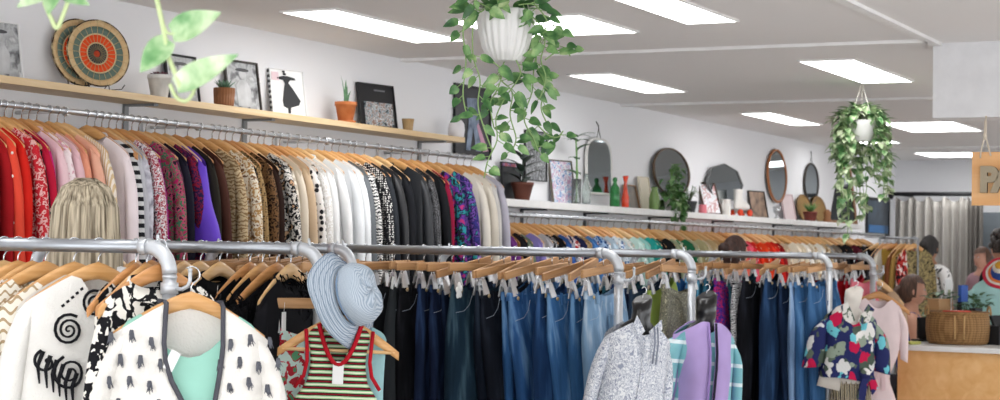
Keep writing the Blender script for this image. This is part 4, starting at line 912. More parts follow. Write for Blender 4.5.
def book_art(t, w_, h_):
    f = MB(); f.box((.03*w_, -.0025, .33*h_), (.78*w_, .002, .52*h_)); f.build('cover_photograph', mat('8c8f92', .5, kind='blotch', cols=('2b2c30', '6c7a80', 'aeb7ba', '8a6a5c', 'c9ced0', '3a3c42'), s=2.2), t)
    f = MB(); f.box((.1*w_, -.0025, .86*h_), (.3*w_, .001, .035*h_)); f.build('title_strip', mat('77787c', .6), t)
picture('black covered book with a pale photograph leaning on the wooden shelf', 361, 397, 82, 127, 4.97, SZ, mat('1d1d1f', .5), mat('1d1d1f', .5), psi=.18, bw=.004, nm='book', cat='picture', extra=book_art)
t = thing('glass_tumbler', 'small ribbed amber glass tumbler near the end of the wooden shelf', 'glass', shelf_pos(407.5, 4.92, SZ)); f = MB(); f.lathe([(.024, 0), (.026, .004), (.034, .07), (.031, .07), (.023, .010), (.001, .008)], 48, flute=.03, nf=14); f.build('bowl', mat('c9a878', .25, trans=.35, ior=1.3), t)
t = thing('white_ornament', 'rounded white ceramic ornament at the end of the wooden shelf', 'ornament', shelf_pos(456, 4.93, SZ)); f = MB(); f.lathe([(.03, 0), (.045, .008), (.05, .05), (.045, .085), (.03, .105), (.001, .112)], 28); f.build('body', mat('e6e3e6', .5), t)
# poster beyond the shelf
def jeans_art(t, w_, h_):
    f = MB(); f.poly([(-w_*.2, h_*.1), (-w_*.12, h_*.5), (-w_*.18, h_*.82), (w_*.1, h_*.84), (w_*.16, h_*.5), (w_*.22, h_*.1), (w_*.08, h_*.1), (0, h_*.42), (-w_*.08, h_*.1)], .002, c=(0, -.003, 0)); f.build('printed_figure', mat('56657c', .6, kind='soft', cols=('39465c', '8c9bb0'), s=1.5), t)
    f = MB(); f.poly([(w_*.14, h_*.5), (w_*.42, h_*.12), (w_*.28, h_*.1), (w_*.1, h_*.45)], .002, c=(0, -.004, 0)); f.build('printed_scarf', mat('b98aa0', .6), t)
picture('large dark poster of a figure in jeans past the end of the wooden shelf', 455, 491, 86, 158, 5.03, 0, mat('15161b', .5), mat('1b1c22', .5), lean=.02, bw=.01, nm='poster', extra=jeans_art, hang_z=at(473, 158, Y=5.03).z)

# ------------------------------------------------------------------ things on the white shelf
def bottle(nm, label, p, Y, prof, m_, cat='bottle', extra=None, **k):
    t = thing(nm, label, cat, shelf_pos(p, Y, Z2)); f = MB(); f.lathe(prof, 28, **k); f.build('glass_body' if m_ != 1 else 'body', m_, t)
    if extra: extra(t)
    return t
def rubber(f):
    rg = random.Random(4)
    for k in range(11):
        a = k*2.4; z = .10+.018*k; f.tube([(0, 0, z-.01), (.02*math.cos(a), .02*math.sin(a), z+.012)], .0025, 5)
        f.leaf((.02*math.cos(a), .02*math.sin(a), z+.012), (math.cos(a), math.sin(a), .75), .115, .048, droop=.25)
    f.tube([(0, 0, .08), (0, 0, .30)], .004, 6)
t = potted('potted_rubber_plant', 'dark leaved rubber plant in a maroon pot on the white shelf', 523, 4.93, Z2, .045, .068, .115, mat('6a3a2c', .6), rubber, DKL, rim=.004)
picture('black box with a blue and red top strip behind the maroon plant pot', 503, 522, 158, 196, 5.0, Z2, BLACK, mat('26272b', .5), lean=.05, bw=.004, nm='picture_card', extra=lambda t, w_, h_: (lambda f: (f.box((0, -.004, h_*.93), (w_, .004, h_*.08)), f.build('top_strip', mat('4a5c98', .5, kind='blotch', cols=('3a4c90', 'b04a4a', '7f9ac0'), s=3), t)))(MB()))
picture('grey photograph pinned on the wall above the rubber plant', 525, 547, 130, 180, 5.04, 0, BLACK, mat('6f7275', .5, kind='blotch', cols=('3a3b3d', '8e9093', '5c5d60', 'b0b2b4'), s=1.2), lean=.01, hang_z=at(536, 181, Y=5.04).z, bw=.006)
picture('glass fronted picture of a pale figure in blue and pink on the white shelf', 554, 577, 154, 198, 4.98, Z2, mat('6d6558', .5), mat('a9b8d8', .4, kind='blotch', cols=('5878b8', 'dfe6ee', 'c8a0c0', 'eef2f4', '6a90c8', 'e8ecef'), s=1.2), psi=.2, bw=.007)
CLR = mat('eef4f2', .05, trans=.9, ior=1.3, bump=-1)
def bamboo(t):
    f = MB(); f.tube([(0, 0, .01), (.004, 0, .12), (-.004, 0, .38)], .006, 8); f.tube([(.0, 0, .01), (.012, 0, .20), (-.02, 0, .44)], .006, 8); f.build('stalks', mat('6c9a52', .5), t)
    f = MB(); rg = random.Random(8)
    for k in range(22):
        a = rg.uniform(0, 2*PI); z = rg.choice((.2, .3, .36, .42, .45)); f.leaf((.0, 0, z), (math.cos(a), math.sin(a)*.5, .5), .12, .028, droop=.5)
    f.build('leaves', mat('35603a', .5, kind='soft', cols=('24482c', '4a7a48'), s=2), t)
bottle('lucky_bamboo_vase', 'clear glass vase with tall lucky bamboo stalks on the white shelf', 577, 4.92, [(.03, 0), (.033, .01), (.033, .17), (.03, .17), (.029, .012), (.001, .01)], CLR, 'vase', bamboo)
bottle('glass_bottle', 'clear glass bottle in front of the arched mirror', 587, 4.89, [(.028, 0), (.03, .01), (.03, .12), (.012, .17), (.011, .21), (.009, .21), (.009, .17), (.027, .12), (.027, .012), (.001, .01)], CLR)
def arch(a, s): 
    x, z = math.cos(a), math.sin(a); k = max(abs(x), abs(z)) if z < 0 else (abs(x)**3.2+abs(z)**3.2)**(1/3.2); return (x/k, z/k)
def oval(a, s): return (math.cos(a), math.sin(a))
def octa(a, s):
    q = a-PI/8; q = (a % (PI/4))-PI/8; r_ = .95/math.cos(q); x, z = r_*math.cos(a), r_*math.sin(a)
    return (x, max(z, -.85))
def hooktop(t, w_, h_):
    f = MB(); f.tube([(-.03, 0, h_-.005), (-.006, 0, h_+.05), (.006, 0, h_+.05), (.03, 0, h_-.005)], .003, 6); f.tube([(0, 0, h_+.05), (.0, 0, h_+.085), (-.05, -.01, h_+.11)], .004, 6); f.build('wire_hanger', mat('3c3a38', .5, .6), t)
picture('arched mirror with a white frame behind the clear bottle', 587, 613, 138, 195, 5.0, 0, mat('dcdad6', .5), MIRROR, hang_z=at(600, 195, Y=5.0).z, lean=.03, psi=.1, bw=.016, nm='mirror', cat='mirror', shape=arch, extra=hooktop)
GRN = mat('3f9a55', .08, trans=.55, ior=1.4, bump=-1)
bottle('glass_bottle', 'green glass bottle with a rounded stopper beside the red vase', 615.5, 4.92, [(.03, 0), (.036, .01), (.036, .11), (.03, .14), (.014, .165), (.013, .18), (.018, .185), (.015, .205), (.001, .212)], GRN)
bottle('red_vase', 'slim bright orange red vase beside the green glass bottle', 626, 4.90, [(.02, 0), (.026, .01), (.028, .07), (.018, .11), (.012, .15), (.012, .185), (.022, .225), (.018, .225), (.008, .18), (.001, .16)], mat('e2401f', .2, coat=.5), 'vase')
picture('small dark framed picture leaning behind the red vase', 629, 641, 181, 205, 4.97, Z2, mat('8a6a4a', .5), mat('4a4038', .4, kind='soft', cols=('2c2824', '7a6c5c'), s=1), psi=.1, lean=.25, bw=.008)
picture('pale cream book standing left of the green vase', 643, 653, 175, 208, 4.97, Z2, mat('ddd3be', .6), mat('e3dac6', .6), psi=.1, bw=.003, nm='book')
bottle('green_vase', 'translucent olive green ribbed vase on the white shelf', 655, 4.91, [(.03, 0), (.038, .01), (.04, .09), (.03, .12), (.02, .15), (.026, .17), (.022, .17), (.001, .15)], mat('8fae6c', .15, trans=.4, ior=1.35), 'vase', flute=.04, nf=10)
picture('round mirror reflecting greenery behind the trailing plant', 656, 692, 147, 196, 5.0, 0, mat('5c4a38', .5), MIRROR, lean=.08, psi=-.02, bw=.01, nm='mirror', cat='mirror', shape=oval, hang_z=at(674, 197, Y=5.0).z)
def trail(f, seed, n, rad, Ls, leaf, W, z0, rg=None, steps=9, mat2=None, vines=None):
    rg = random.Random(seed)
    for k in range(n):
        a = rg.uniform(0, 2*PI) if rad < .09 else TH+PI+rg.choice((-1, 1))*rg.uniform(.75, PI); L = rg.uniform(*Ls); r1 = rad*rg.uniform(.9, 1.7); p = Vector((math.cos(a)*rad*.6, math.sin(a)*rad*.6, z0)); pts = [p]
        for j in range(1, steps+1):
            q = j/steps; rr = rad*.6+(r1-rad*.6)*min(1, q*3); pts.append(Vector((math.cos(a)*rr+rg.uniform(-.008, .008), math.sin(a)*rr+rg.uniform(-.008, .008), z0+.05*math.sin(min(1, q*3)*PI)*(1 if q < .34 else 0)-L*max(0, q-.15)/.85)))
        if vines: vines.tube(pts, .0022, 4)
        for i, c_ in enumerate(pts[1:]):
            for _ in range(2):
                b = rg.uniform(0, 2*PI); f.leaf(c_, (math.cos(b)*.8+math.cos(a)*.5, math.sin(b)*.8+math.sin(a)*.5, rg.uniform(-.9, .4)), leaf*rg.uniform(.7, 1.2), W*rg.uniform(.8, 1.15), droop=.35)
t = thing('trailing_plant', 'leafy trailing plant spilling over the front of the white shelf', 'potted plant', shelf_pos(672, 4.90, Z2)); f = MB(); pot(f, .04, .055, .09, .003); f.build('pot', mat('d9d6d0', .6), t)
f = MB(); v_ = MB(); trail(f, 3, 12, .06, (.02, .16), .055, .04, .10, vines=v_); rg = random.Random(2)
for sd_ in range(3):
    pts = [Vector((-.05-.012*sd_, -.03, .1)), Vector((-.07-.01*sd_, -.10, .06)), Vector((-.07, -.115, -.04)), Vector((-.062+.01*sd_, -.115, -.14+.03*sd_))]; v_.tube(pts, .002, 4)
    for p_ in pts[1:]:
        for _ in range(3): b = rg.uniform(0, 6.28); f.leaf(p_, (math.cos(b), math.sin(b)*.5-.3, rg.uniform(-1, .3)), .05, .036, droop=.3)
for _ in range(90):
    b = rg.uniform(0, 6.28); x_ = rg.uniform(-.10, .16); z_ = rg.uniform(.08, .36)
    if abs(x_-.03) > .14-.25*(z_-.2): continue
    f.leaf((x_, rg.uniform(-.06, .03), z_), (math.cos(b), math.sin(b)*.5-.3, rg.uniform(-.8, .7)), .055, .04, droop=.3)
for k_ in range(5): v_.tube([(0, 0, .08), (-.05+.03*k_, -.01, .2), (-.06+.045*k_, -.02, .34)], .0025, 5)
f.build('leaves', mat('7a9a68', .45, kind='soft', cols=('2f5a30', '5a8a4c', 'a9c492'), s=1.6), t); v_.build('vines', mat('7a9a5c', .6), t)
def spider(f):
    rg = random.Random(6)
    for k in range(34):
        a = rg.uniform(0, 2*PI); L = rg.uniform(.09, .19); r_ = rg.uniform(.3, 1); f.tube([(0, 0, .07), (math.cos(a)*L*.4*r_, math.sin(a)*L*.4*r_, .07+L*.75), (math.cos(a)*L*r_, math.sin(a)*L*r_, .07+L*.55)], [.003, .0045, .0008], 4, ell=.4)
potted('potted_spider_plant', 'spiky leaved plant in a black mesh pot on the white shelf', 690, 4.92, Z2, .045, .058, .09, mat('2d3030', .5, kind='check', cols=('1f2122', '5c6062'), s=3), spider, mat('5c7a4c', .5, kind='soft', cols=('3f5c38', '8ca878'), s=2), rim=.002)
bottle('pink_box', 'small bright pink box next to the black mesh pot', 703.5, 4.90, [(.035, 0), (.036, .003), (.036, .065), (.033, .07), (.001, .07)], mat('e8808c', .6), 'box', sx=1.1, sy=.8)
picture('tilted picture of a white sheet in a dark frame on the white shelf', 706, 723, 179, 211, 4.96, Z2, mat('4f3f34', .5), mat('dcdcdf', .3, kind='blotch', cols=('e6e6ea', 'c79a9a', 'e6e6ea', 'd8d8dc'), s=.8), psi=.25, lean=.3, bw=.012)
picture('many sided frameless mirror behind the white jug', 709, 744, 161, 200, 5.0, 0, mat('77797a', .3, .5), MIRROR, lean=.06, psi=.0, bw=.006, nm='mirror', cat='mirror', shape=octa, hang_z=at(726, 203, Y=5.0).z)
bottle('white_jug', 'white ceramic jug between the tilted picture and the roller skate', 726, 4.93, [(.04, 0), (.045, .008), (.047, .08), (.04, .11), (.046, .13), (.042, .13), (.035, .11), (.001, .10)], mat('e6e2dc', .4), 'jug', lambda t: (lambda f: (f.tube([(-.04, 0, .11), (-.07, 0, .09), (-.07, 0, .05), (-.043, 0, .035)], .006, 8), f.build('handle', mat('e6e2dc', .4), t)))(MB()))
# roller skate
c = shelf_pos(741, 4.93, Z2); t = thing('roller_skate', 'white high top roller skate with orange wheels on the white shelf', 'roller skate', c, rz=-.15)
f = MB(); rings = []
for x0, x1, w_, z in [(-.10, .15, .034, .062), (-.105, .155, .038, .075), (-.10, .15, .038, .095), (-.095, .10, .036, .115), (-.09, .02, .034, .135), (-.085, .0, .034, .165), (-.085, .0, .036, .20), (-.09, .005, .038, .225)]:
    cx_, rx_ = (x0+x1)/2, (x1-x0)/2; rings.append([Vector((cx_+rx_*math.cos(a), w_*math.sin(a), z)) for a in [2*PI*k/24 for k in range(24)]])
f.loft(rings); f.build('boot', mat('ece8e2', .5), t)
f = MB(); f.box((.02, 0, .056), (.25, .06, .012), bev=.003); f.box((-.06, 0, .04), (.03, .03, .03)); f.box((.10, 0, .04), (.03, .03, .03)); f.build('sole_plate', mat('b9b4ae', .4, .5), t)
for x in (-.065, .105):
    for y in (-.035, .035):
        f = MB(); f.loft([[Vector((x+r_*math.cos(a), y+dy, .029+r_*math.sin(a))) for a in [2*PI*k/20 for k in range(20)]] for r_, dy in ((.022, -.015), (.028, -.011), (.028, .011), (.022, .015))]); f.build('wheel', mat('e8461e', .35), t)
f = MB(); f.lathe([(.001, .02), (.02, .022), (.022, .045), (.001, .05)], 14, c=(.158, 0, 0)); f.build('toe_stop', mat('e8461e', .4), t)
f = MB()
for k in range(5): f.tube([(.075-.018*k, -.022, .108+.022*k), (.085-.018*k, 0, .115+.022*k), (.075-.018*k, .022, .108+.022*k)], .0022, 5)
f.build('laces', mat('f6f4f0', .7), t)
picture('small dark picture leaning to the right of the roller skate', 753, 769, 187, 214, 4.97, Z2, mat('2f2b29', .5), mat('8a7468', .4, kind='soft', cols=('3c3431', 'c4a48c'), s=1), psi=.2, lean=.2, bw=.007)
picture('tall oval mirror in an orange brown wooden frame', 769, 788, 149, 203, 5.01, 0, mat('a5683a', .45), MIRROR, lean=.04, psi=.0, bw=.022, nm='mirror', cat='mirror', shape=oval, hang_z=at(778, 203, Y=5.01).z)
bottle('silver_cup', 'small silver cup under the oval wooden mirror', 777.5, 4.93, [(.03, 0), (.032, .004), (.012, .02), (.012, .04), (.032, .06), (.035, .11), (.032, .11), (.001, .07)], mat('c4c6c8', .25, 1), 'cup')
picture('pale pink book standing right of the oval wooden mirror', 786, 797, 190, 216, 4.97, Z2, mat('dcc4c6', .6), mat('e2cfd0', .6), psi=.15, lean=.2, bw=.003, nm='book')
picture('dark oval mirror hanging from a little hook near the shelf end', 805, 819, 163, 203, 5.03, 0, mat('3f3a36', .4, .3), MIRROR, lean=.01, psi=0, bw=.014, nm='mirror', cat='mirror', shape=oval, hang_z=at(812, 203, Y=5.03).z, extra=hooktop)
WK = mat('a88a5c', .8, kind='weave', cols=('6f5636',), s=1.5)
for p_, lb, r_ in ((806, 'round wicker plate standing left of the small maroon pot', .10), (821, 'arched wicker plate standing right of the small maroon pot', .10)):
    w_, d_ = span(p_-6, p_+7, 4.97); t = thing('wicker_plate', lb, 'plate', shelf_pos(p_, 4.99, Z2), rot=(-.15, 0, 0)); f = MB(); f.loft([[Vector((w_/2*k_*math.cos(a), y, .125+.125*k_*math.sin(a))) for a in [2*PI*k/36 for k in range(36)]] for k_, y in ((.2, .012), (.8, .01), (1, -.006), (1, -.012), (.8, .003), (.2, .005))]); f.build('woven_disc', WK, t)
    f = MB(); f.tube([Vector((w_/2*math.cos(a), -.009, .125+.125*math.sin(a))) for a in [2*PI*k/36 for k in range(37)]], .006, 6); f.build('rim', mat('8a6a42', .7), t)
potted('potted_plant', 'little green plant in a maroon pot between the wicker plates', 811, 4.90, Z2, .05, .062, .09, mat('7a3a30', .6), lambda f: rosette(f, .08, 14, .13, .010, 5, .8), LEAFG)
bottle('brown_carving', 'small brown wooden carving at the right of the wicker plates', 828, 4.9, [(.04, 0), (.045, .01), (.03, .05), (.038, .09), (.02, .12), (.001, .125)], mat('8a5c38', .6), 'ornament')
picture('large dark mirror in a worn wooden frame half hidden by the far hanging plant', 830, 858, 165, 222, 4.98, Z2, mat('8a6240', .6), mat('3a3f42', .1, .6, bump=-1), psi=.25, lean=.14, bw=.035, nm='mirror', cat='mirror')
picture('dark framed screen print with a blue lower band near the corner', 868, 890, 198, 236, 5.03, 0, mat('202226', .4), mat('34404c', .4, kind='soft', cols=('26303a', '4a5866'), s=.6), lean=.0, bw=.03, nm='poster', hang_z=at(879, 236, Y=5.03).z, extra=lambda t, w_, h_: (lambda f: (f.box((0, -.004, h_*.18), (w_*.85, .006, h_*.2)), f.build('blue_band', mat('3f6ea0', .5), t)))(MB()))

# ------------------------------------------------------------------ hanging plants
def vine_px(f, v, pts, d0, d1, leaf, W, seed, dens=2, faceup=None):
    rg = random.Random(seed); n = len(pts); P3 = [at(x, y, d=d0+(d1-d0)*i/(n-1)) for i, (x, y) in enumerate(pts)]
    sm = []
    for i in range(n-1):
        for q in range(5):
            u = q/5; a, b, c_, d_ = P3[max(0, i-1)], P3[i], P3[i+1], P3[min(n-1, i+2)]
            sm.append(.5*((2*b)+(c_-a)*u+(2*a-5*b+4*c_-d_)*u*u+(3*b-a-3*c_+d_)*u**3))
    sm.append(P3[-1]); return sm
t = thing('hanging_plant', 'white fluted hanging pot with long trailing pothos vines in the middle', 'hanging plant', at(505, 62, d=6.5)); O = t.location.copy()
f = MB(); f.lathe([(.045, 0), (.058, .004), (.082, .05), (.098, .11), (.104, .17), (.104, .185), (.097, .185), (.094, .165), (.001, .160)], 132, flute=.035, nf=22); f.build('pot', mat('ecebe9', .5), t)
f = MB()
for k in range(3):
    a = 2*PI*k/3+.4; f.tube([(.1*math.cos(a), .1*math.sin(a), .175), (0, 0, .62)], .0015, 5)
f.tube([(0, 0, .61), (0, 0, CH-O.z)], .002, 5); f.build('hanging_cord', mat('d8d4cc', .8), t)
f = MB(); v_ = MB(); rg = random.Random(11)
vs = [([(482, 12), (470, 8), (463, 30), (466, 60), (463, 95), (468, 118)], 6.4, 6.35), ([(484, 10), (474, 20), (473, 55), (480, 80), (478, 105), (484, 128), (492, 150)], 6.38, 6.3), ([(490, 8), (478, 2), (471, -6)], 6.4, 6.3),
      ([(500, 5), (512, -4), (524, -6)], 6.4, 6.3), ([(520, 10), (536, 20), (545, 38), (541, 60), (546, 78), (540, 98)], 6.45, 6.5), ([(524, 12), (540, 30), (552, 25), (561, 30)], 6.45, 6.4), ([(524, 12), (538, 40), (534, 66), (532, 92), (524, 118), (533, 138), (538, 150)], 6.65, 6.5),
      ([(505, 60), (500, 78), (512, 92), (510, 115), (516, 138), (512, 150)], 6.5, 6.45), ([(516, 60), (520, 75), (505, 98), (496, 118), (497, 140), (488, 160), (484, 178)], 6.45, 6.4), ([(528, 14), (541, 35), (536, 62), (545, 85), (541, 108), (548, 125)], 6.6, 6.6),
      ([(533, 120), (548, 135), (558, 137), (563, 131)], 6.55, 6.6), ([(493, 62), (502, 72), (497, 90), (490, 104), (494, 128)], 6.35, 6.35), ([(545, 60), (556, 52), (566, 48), (570, 56)], 6.5, 6.55), ([(518, 5), (532, 4), (540, 10), (548, 22)], 6.4, 6.4), ([(500, 10), (496, -4), (489, -12)], 6.4, 6.4)]
for i, (pp, d0, d1) in enumerate(vs):
    sm = [p-O for p in vine_px(f, v_, pp, d0, d1, 0, 0, i)]; v_.tube(sm, .0026, 5)
    for j, p in enumerate(sm):
        if j < 2 or j % 2 or rg.random() < .12: continue
        a = rg.choice((-1, 1)); dirn = CAMR*a*rg.uniform(.3, 1)+Vector((0, 0, rg.uniform(-1, .25)))-CF*rg.uniform(-.3, .5)
        e = p+dirn.normalized()*rg.uniform(.012, .03); v_.tube([p, e], .0016, 4)
        f.leaf(e, dirn, rg.uniform(.05, .08)*(1-.35*j/len(sm)), rg.uniform(.030, .043)*(1-.3*j/len(sm)), up=(-CF+Vector((0, 0, .5))+CAMR*rg.uniform(-.6, .6)).normalized(), droop=.25)
for k in range(16):
    a = rg.uniform(0, 2*PI); p = Vector((.07*math.cos(a), .07*math.sin(a), .185)); f.leaf(p, (math.cos(a), math.sin(a), rg.uniform(.6, 1.6)), rg.uniform(.05, .08), .04, droop=.4)
f.build('leaves', mat('5c8f50', .4, kind='soft', cols=('24482a', '41703c', '7ba364', 'c0d09a'), s=1.3), t); v_.build('vines', mat('8cab6c', .6), t)

apex = at(862, 83, Z=CH); t = thing('hanging_plant', 'bushy variegated plant cascading from a white pot under the far ceiling light', 'hanging plant', (apex.x, apex.y, at(862, 141, d=11.1).z)); O = t.location.copy()
f = MB(); f.lathe([(.05, 0), (.065, .004), (.082, .10), (.084, .13), (.078, .13), (.001, .115)], 28); f.build('pot', mat('eeedea', .5), t)
f = MB()
for k in range(3):
    a = 2*PI*k/3+.2; f.tube([(.08*math.cos(a), .08*math.sin(a), .125), (0, 0, CH-O.z)], .0028, 5)
f.build('hanging_cord', mat('e6e2da', .8), t)
f = MB(); v_ = MB(); trail(f, 21, 30, .10, (.08, .74), .062, .045, .13, vines=v_, steps=10); rg = random.Random(5)
for k in range(100):
    a = rg.uniform(0, 2*PI); r_ = rg.uniform(0, .17); f.leaf((math.cos(a)*r_, math.sin(a)*r_, .12+.10*(1-(r_/.17)**2)), (math.cos(a), math.sin(a), rg.uniform(-.6, 1.1)), .065, .042, droop=.4)
for k in range(44):
    a = TH+rg.uniform(-2, 2); z = rg.uniform(-.12, .1); r_ = .13*rg.uniform(.9, 1.4); f.leaf((math.cos(a)*r_, math.sin(a)*r_, z), (math.cos(a), math.sin(a), rg.uniform(-1, .4)), .065, .042, droop=.4)
f.build('leaves', mat('7fa866', .45, kind='soft', cols=('2f5a32', '5a8850', 'c2d3a8', 'f4f4e6'), s=1.8), t); v_.build('vines', mat('8cab6c', .6), t)

# close plant at the upper left, its pot just above the view
t = thing('hanging_plant', 'blurred variegated leaves on a pale stem hanging close to the camera, upper left', 'hanging plant', at(105, -95, d=2.8)); O = t.location.copy()
f = MB(); f.lathe([(.05, 0), (.06, .004), (.085, .11), (.08, .115), (.001, .10)], 28); f.build('pot', mat('e8e6e2', .5), t)
f = MB()
for k in range(3):
    a = 2*PI*k/3; f.tube([(.08*math.cos(a), .08*math.sin(a), .11), (0, 0, CH-O.z)], .0015, 5)
f.build('hanging_cord', mat('d8d4cc', .8), t)
f = MB(); v_ = MB()
def stem(pts, r_, d0=2.8, d1=2.8):
    sm = [p-O for p in vine_px(f, v_, pts, d0, d1, 0, 0, 0)]; v_.tube(sm, r_, 8)
stem([(125, -55), (150, -30), (157, 0), (164, 32), (168, 55), (177, 78), (182, 92)], .0038)
stem([(170, 84), (176, 97), (186, 101), (193, 93), (195, 84)], .0030); stem([(164, 26), (168, 33), (176, 34)], .002); stem([(165, 36), (163, 40), (160, 44)], .002); stem([(80, -60), (55, -40), (50, -15)], .003)
stem([(44, 2), (51, 18), (57, 28), (63, 15), (70, -4)], .0034)
def pleaf(b, tip, wpx, dd=2.8):
    p = at(*b, d=dd)-O; q = at(*tip, d=dd-.02)-O; f.leaf(p, q-p, (q-p).length, wpx*dd/FPX, up=(-CF+UP*.15).normalized(), droop=.08, nseg=8)
for b, tip, w_ in (((172, 34), (219, 12), 27), ((169, 40), (140, 71), 25), ((176, 86), (236, 54), 25), ((52, -14), (17, 6), 18), ((54, -10), (48, 13), 17), ((62, -8), (88, 4), 14), ((46, -18), (30, -2), 12), ((150, -8), (176, -20), 20)): pleaf(b, tip, w_)
f.build('leaves', mat('9cc08a', .45, kind='soft', cols=('4a8248', '71a068', 'adc79a', 'd5dcc4'), s=2.2), t); v_.build('vines', mat('c3d49c', .5), t)

# ------------------------------------------------------------------ sign, counter and its things
c = at(972, 178, X=8.95); zt, zb = at(985, 152, X=8.95).z, at(985, 205.5, X=8.95).z; y_l = c.y; sw = .50
t = thing('wooden_sign', 'plywood sign with raised grey letters hanging from the bulkhead', 'sign', (8.95, y_l-sw/2, (zt+zb)/2), rz=-PI/2)
f = MB(); f.box((0, 0, 0), (sw, .012, zt-zb), bev=.001); f.build('board', mat('edbb84', .5, kind='wood', cols=('dfa468',), s=.8), t)
for ch, pxx in (('P', 980.5), ('A', 993.6), ('Y', 1008)):
    cu = bpy.data.curves.new('letter', 'FONT'); cu.body = ch; cu.size = .165; cu.extrude = .010; cu.offset = .008; cu.bevel_depth = .001
    tmp = bpy.data.objects.new('tmp', cu); C.objects.link(tmp); bpy.context.view_layer.update()
    me = bpy.data.meshes.new_from_object(tmp.evaluated_get(bpy.context.evaluated_depsgraph_get())); bpy.data.objects.remove(tmp)
    me.materials.clear(); me.materials.append(mat('a89a82', .6)); me.materials.append(mat('3a342c', .7))
    for p_ in me.polygons: p_.material_index = 0 if abs(p_.normal.z) > .8 else 1
    o = child('letter_'+ch.lower(), me, t); o.rotation_euler = (PI/2, 0, 0)
    o.location = (-(at(pxx, 190, X=8.95).y-t.location.y), -.0165, at(985, 191, X=8.95).z-t.location.z)
yr = at(985, 150, X=8.95).y
for k in (0, 1):
    ro = MB(); yy = yr-t.location.y if k == 0 else -(yr-t.location.y)
    x_ = -(yr-t.location.y) if k == 0 else (yr-t.location.y); z_ = (zt-zb)/2
    ro.tube([(x_-.02, -.010, z_-.03), (x_-.018, -.012, z_), (x_-.004, 0, z_+.07), (x_+.0, 0, z_+.16)], .004, 6); ro.tube([(x_+.03, -.008, z_-.02), (x_+.025, -.01, z_), (x_+.004, 0, z_+.07), (x_+.004, 0, 2.212-t.location.z)], .0045, 6); ro.tube([(x_, 0, z_+.06), (x_, 0, z_+.09)], .009, 8)
    ro.build('rope', mat('d9cdbb', .9), t)

PLY = mat('efc084', .45, kind='wood', cols=('e2aa68',), s=.5)
t = thing('counter', 'plywood fronted sales counter with a white top', 'counter', (12.1, 3.04, 0))
f = MB(); f.box((.06, -1.3, .44), (.03, 2.6, .88)); f.build('front_panel', PLY, t)
f = MB(); f.box((.5, -.02, .44), (.85, .03, .88)); f.build('side_panel', PLY, t)
f = MB(); f.box((.5, -1.3, .90), (1.0, 2.66, .035), bev=.004); f.build('worktop', mat('ececea', .35), t)
CT = .9185
def ctr(p, X): return Vector((X, at(p, 300, X=X).y, CT))
c = ctr(958, 12.55); t = thing('wicker_basket', 'large round wicker basket with two loop handles on the counter', 'basket', c)
WB = mat('a98252', .75, kind='weave', cols=('6e4c28',), s=1.1)
f = MB(); f.lathe([(.001, .0), (.19, .0), (.205, .02), (.215, .10), (.212, .17), (.205, .205), (.214, .215), (.205, .225), (.19, .215), (.185, .05), (.001, .03)], 72, flute=.012, nf=36); f.build('body', WB, t)
for a_ in (-1.25, PI-1.25):
    f = MB(); a_ += TH-.35; q = Vector((math.cos(a_), math.sin(a_), 0)); n_ = Vector((-q.y, q.x, 0)); f.tube([q*.213+n_*(.055*math.cos(b))+Vector((0, 0, .20+.06*math.sin(b))) for b in [PI*k/10 for k in range(11)]], .007, 8); f.build('handle', mat('b58e5c', .7), t)
f = MB(); q = Vector((-math.cos(TH-.2), -math.sin(TH-.2), 0)); n_ = Vector((-q.y, q.x, 0))
for s_ in (-1, 1): f.tube([q*.221+n_*(.03*s_)+Vector((0, 0, .04)), q*.226+n_*(.032*s_)+Vector((0, 0, .20))], .006, 6)
f.build('strap', mat('c7a06c', .7), t)
bx = lambda nm, lb, cat, p, X, d_, col, z=0, rz=-.4, pn='body': (lambda t, f: (f.box((0, 0, d_[2]/2), d_, bev=.003), f.build(pn, mat(col, .6), t), t))(thing(nm, lb, cat, ctr(p, X)+Vector((0, 0, z)), rz=rz), MB())[2]
bx('kraft_box', 'brown cardboard box standing behind the wicker basket', 'box', 939, 12.85, (.14, .10, .30), 'b98f62')
bx('folded_scarf', 'bright orange red scarf folded inside the wicker basket', 'scarf', 957, 12.5, (.16, .12, .06), 'd8452c', z=.17)
t = bx('monitor', 'black flat monitor seen from the side of the counter', 'monitor', 925, 12.75, (.16, .02, .15), '141518', z=.02, pn='screen'); f = MB(); f.box((0, .02, .01), (.03, .03, .06)); f.box((0, .02, -.013), (.12, .10, .012)); f.build('stand', BLACK, t)
t = bx('cash_register', 'low black cash register at the right of the basket', 'cash register', 994, 12.7, (.22, .24, .13), '1b1c20'); f = MB(); f.box((-.02, -.04, .16), (.12, .02, .08), rx=-.4); f.build('display', BLACK, t)
t = bx('notepad', 'yellow green notepad lying at the left end of the counter', 'notepad', 912, 12.25, (.12, .07, .02), 'c3c46a')
t = bx('price_board', 'tall white leaflet stand with small printed squares on the counter', 'leaflet', 948, 13.0, (.085, .012, .40), 'eeeeec', rz=-.35, z=.04)
f = MB(); f.box((0, 0, -.015), (.1, .06, .05)); f.build('base', WHITE, t); f = MB()
for k in range(3): f.box((.005, -.0075, .10+.10*k), (.03, .002, .045))
f.build('printed_squares', mat('a9b08c', .6), t)
t = bx('card_reader', 'small blue topped card reader propped behind the basket', 'card reader', 963, 12.9, (.08, .03, .12), '2f57a8', z=.28, pn='screen'); f = MB(); f.box((0, .03, -.14), (.03, .02, .28)); f.box((0, .03, -.274), (.10, .10, .012)); f.build('stand', BLACK, t)
t = bx('black_camera', 'little black gadget on the counter right of the blue screen', 'gadget', 976, 12.9, (.09, .05, .24), '1d1e24')
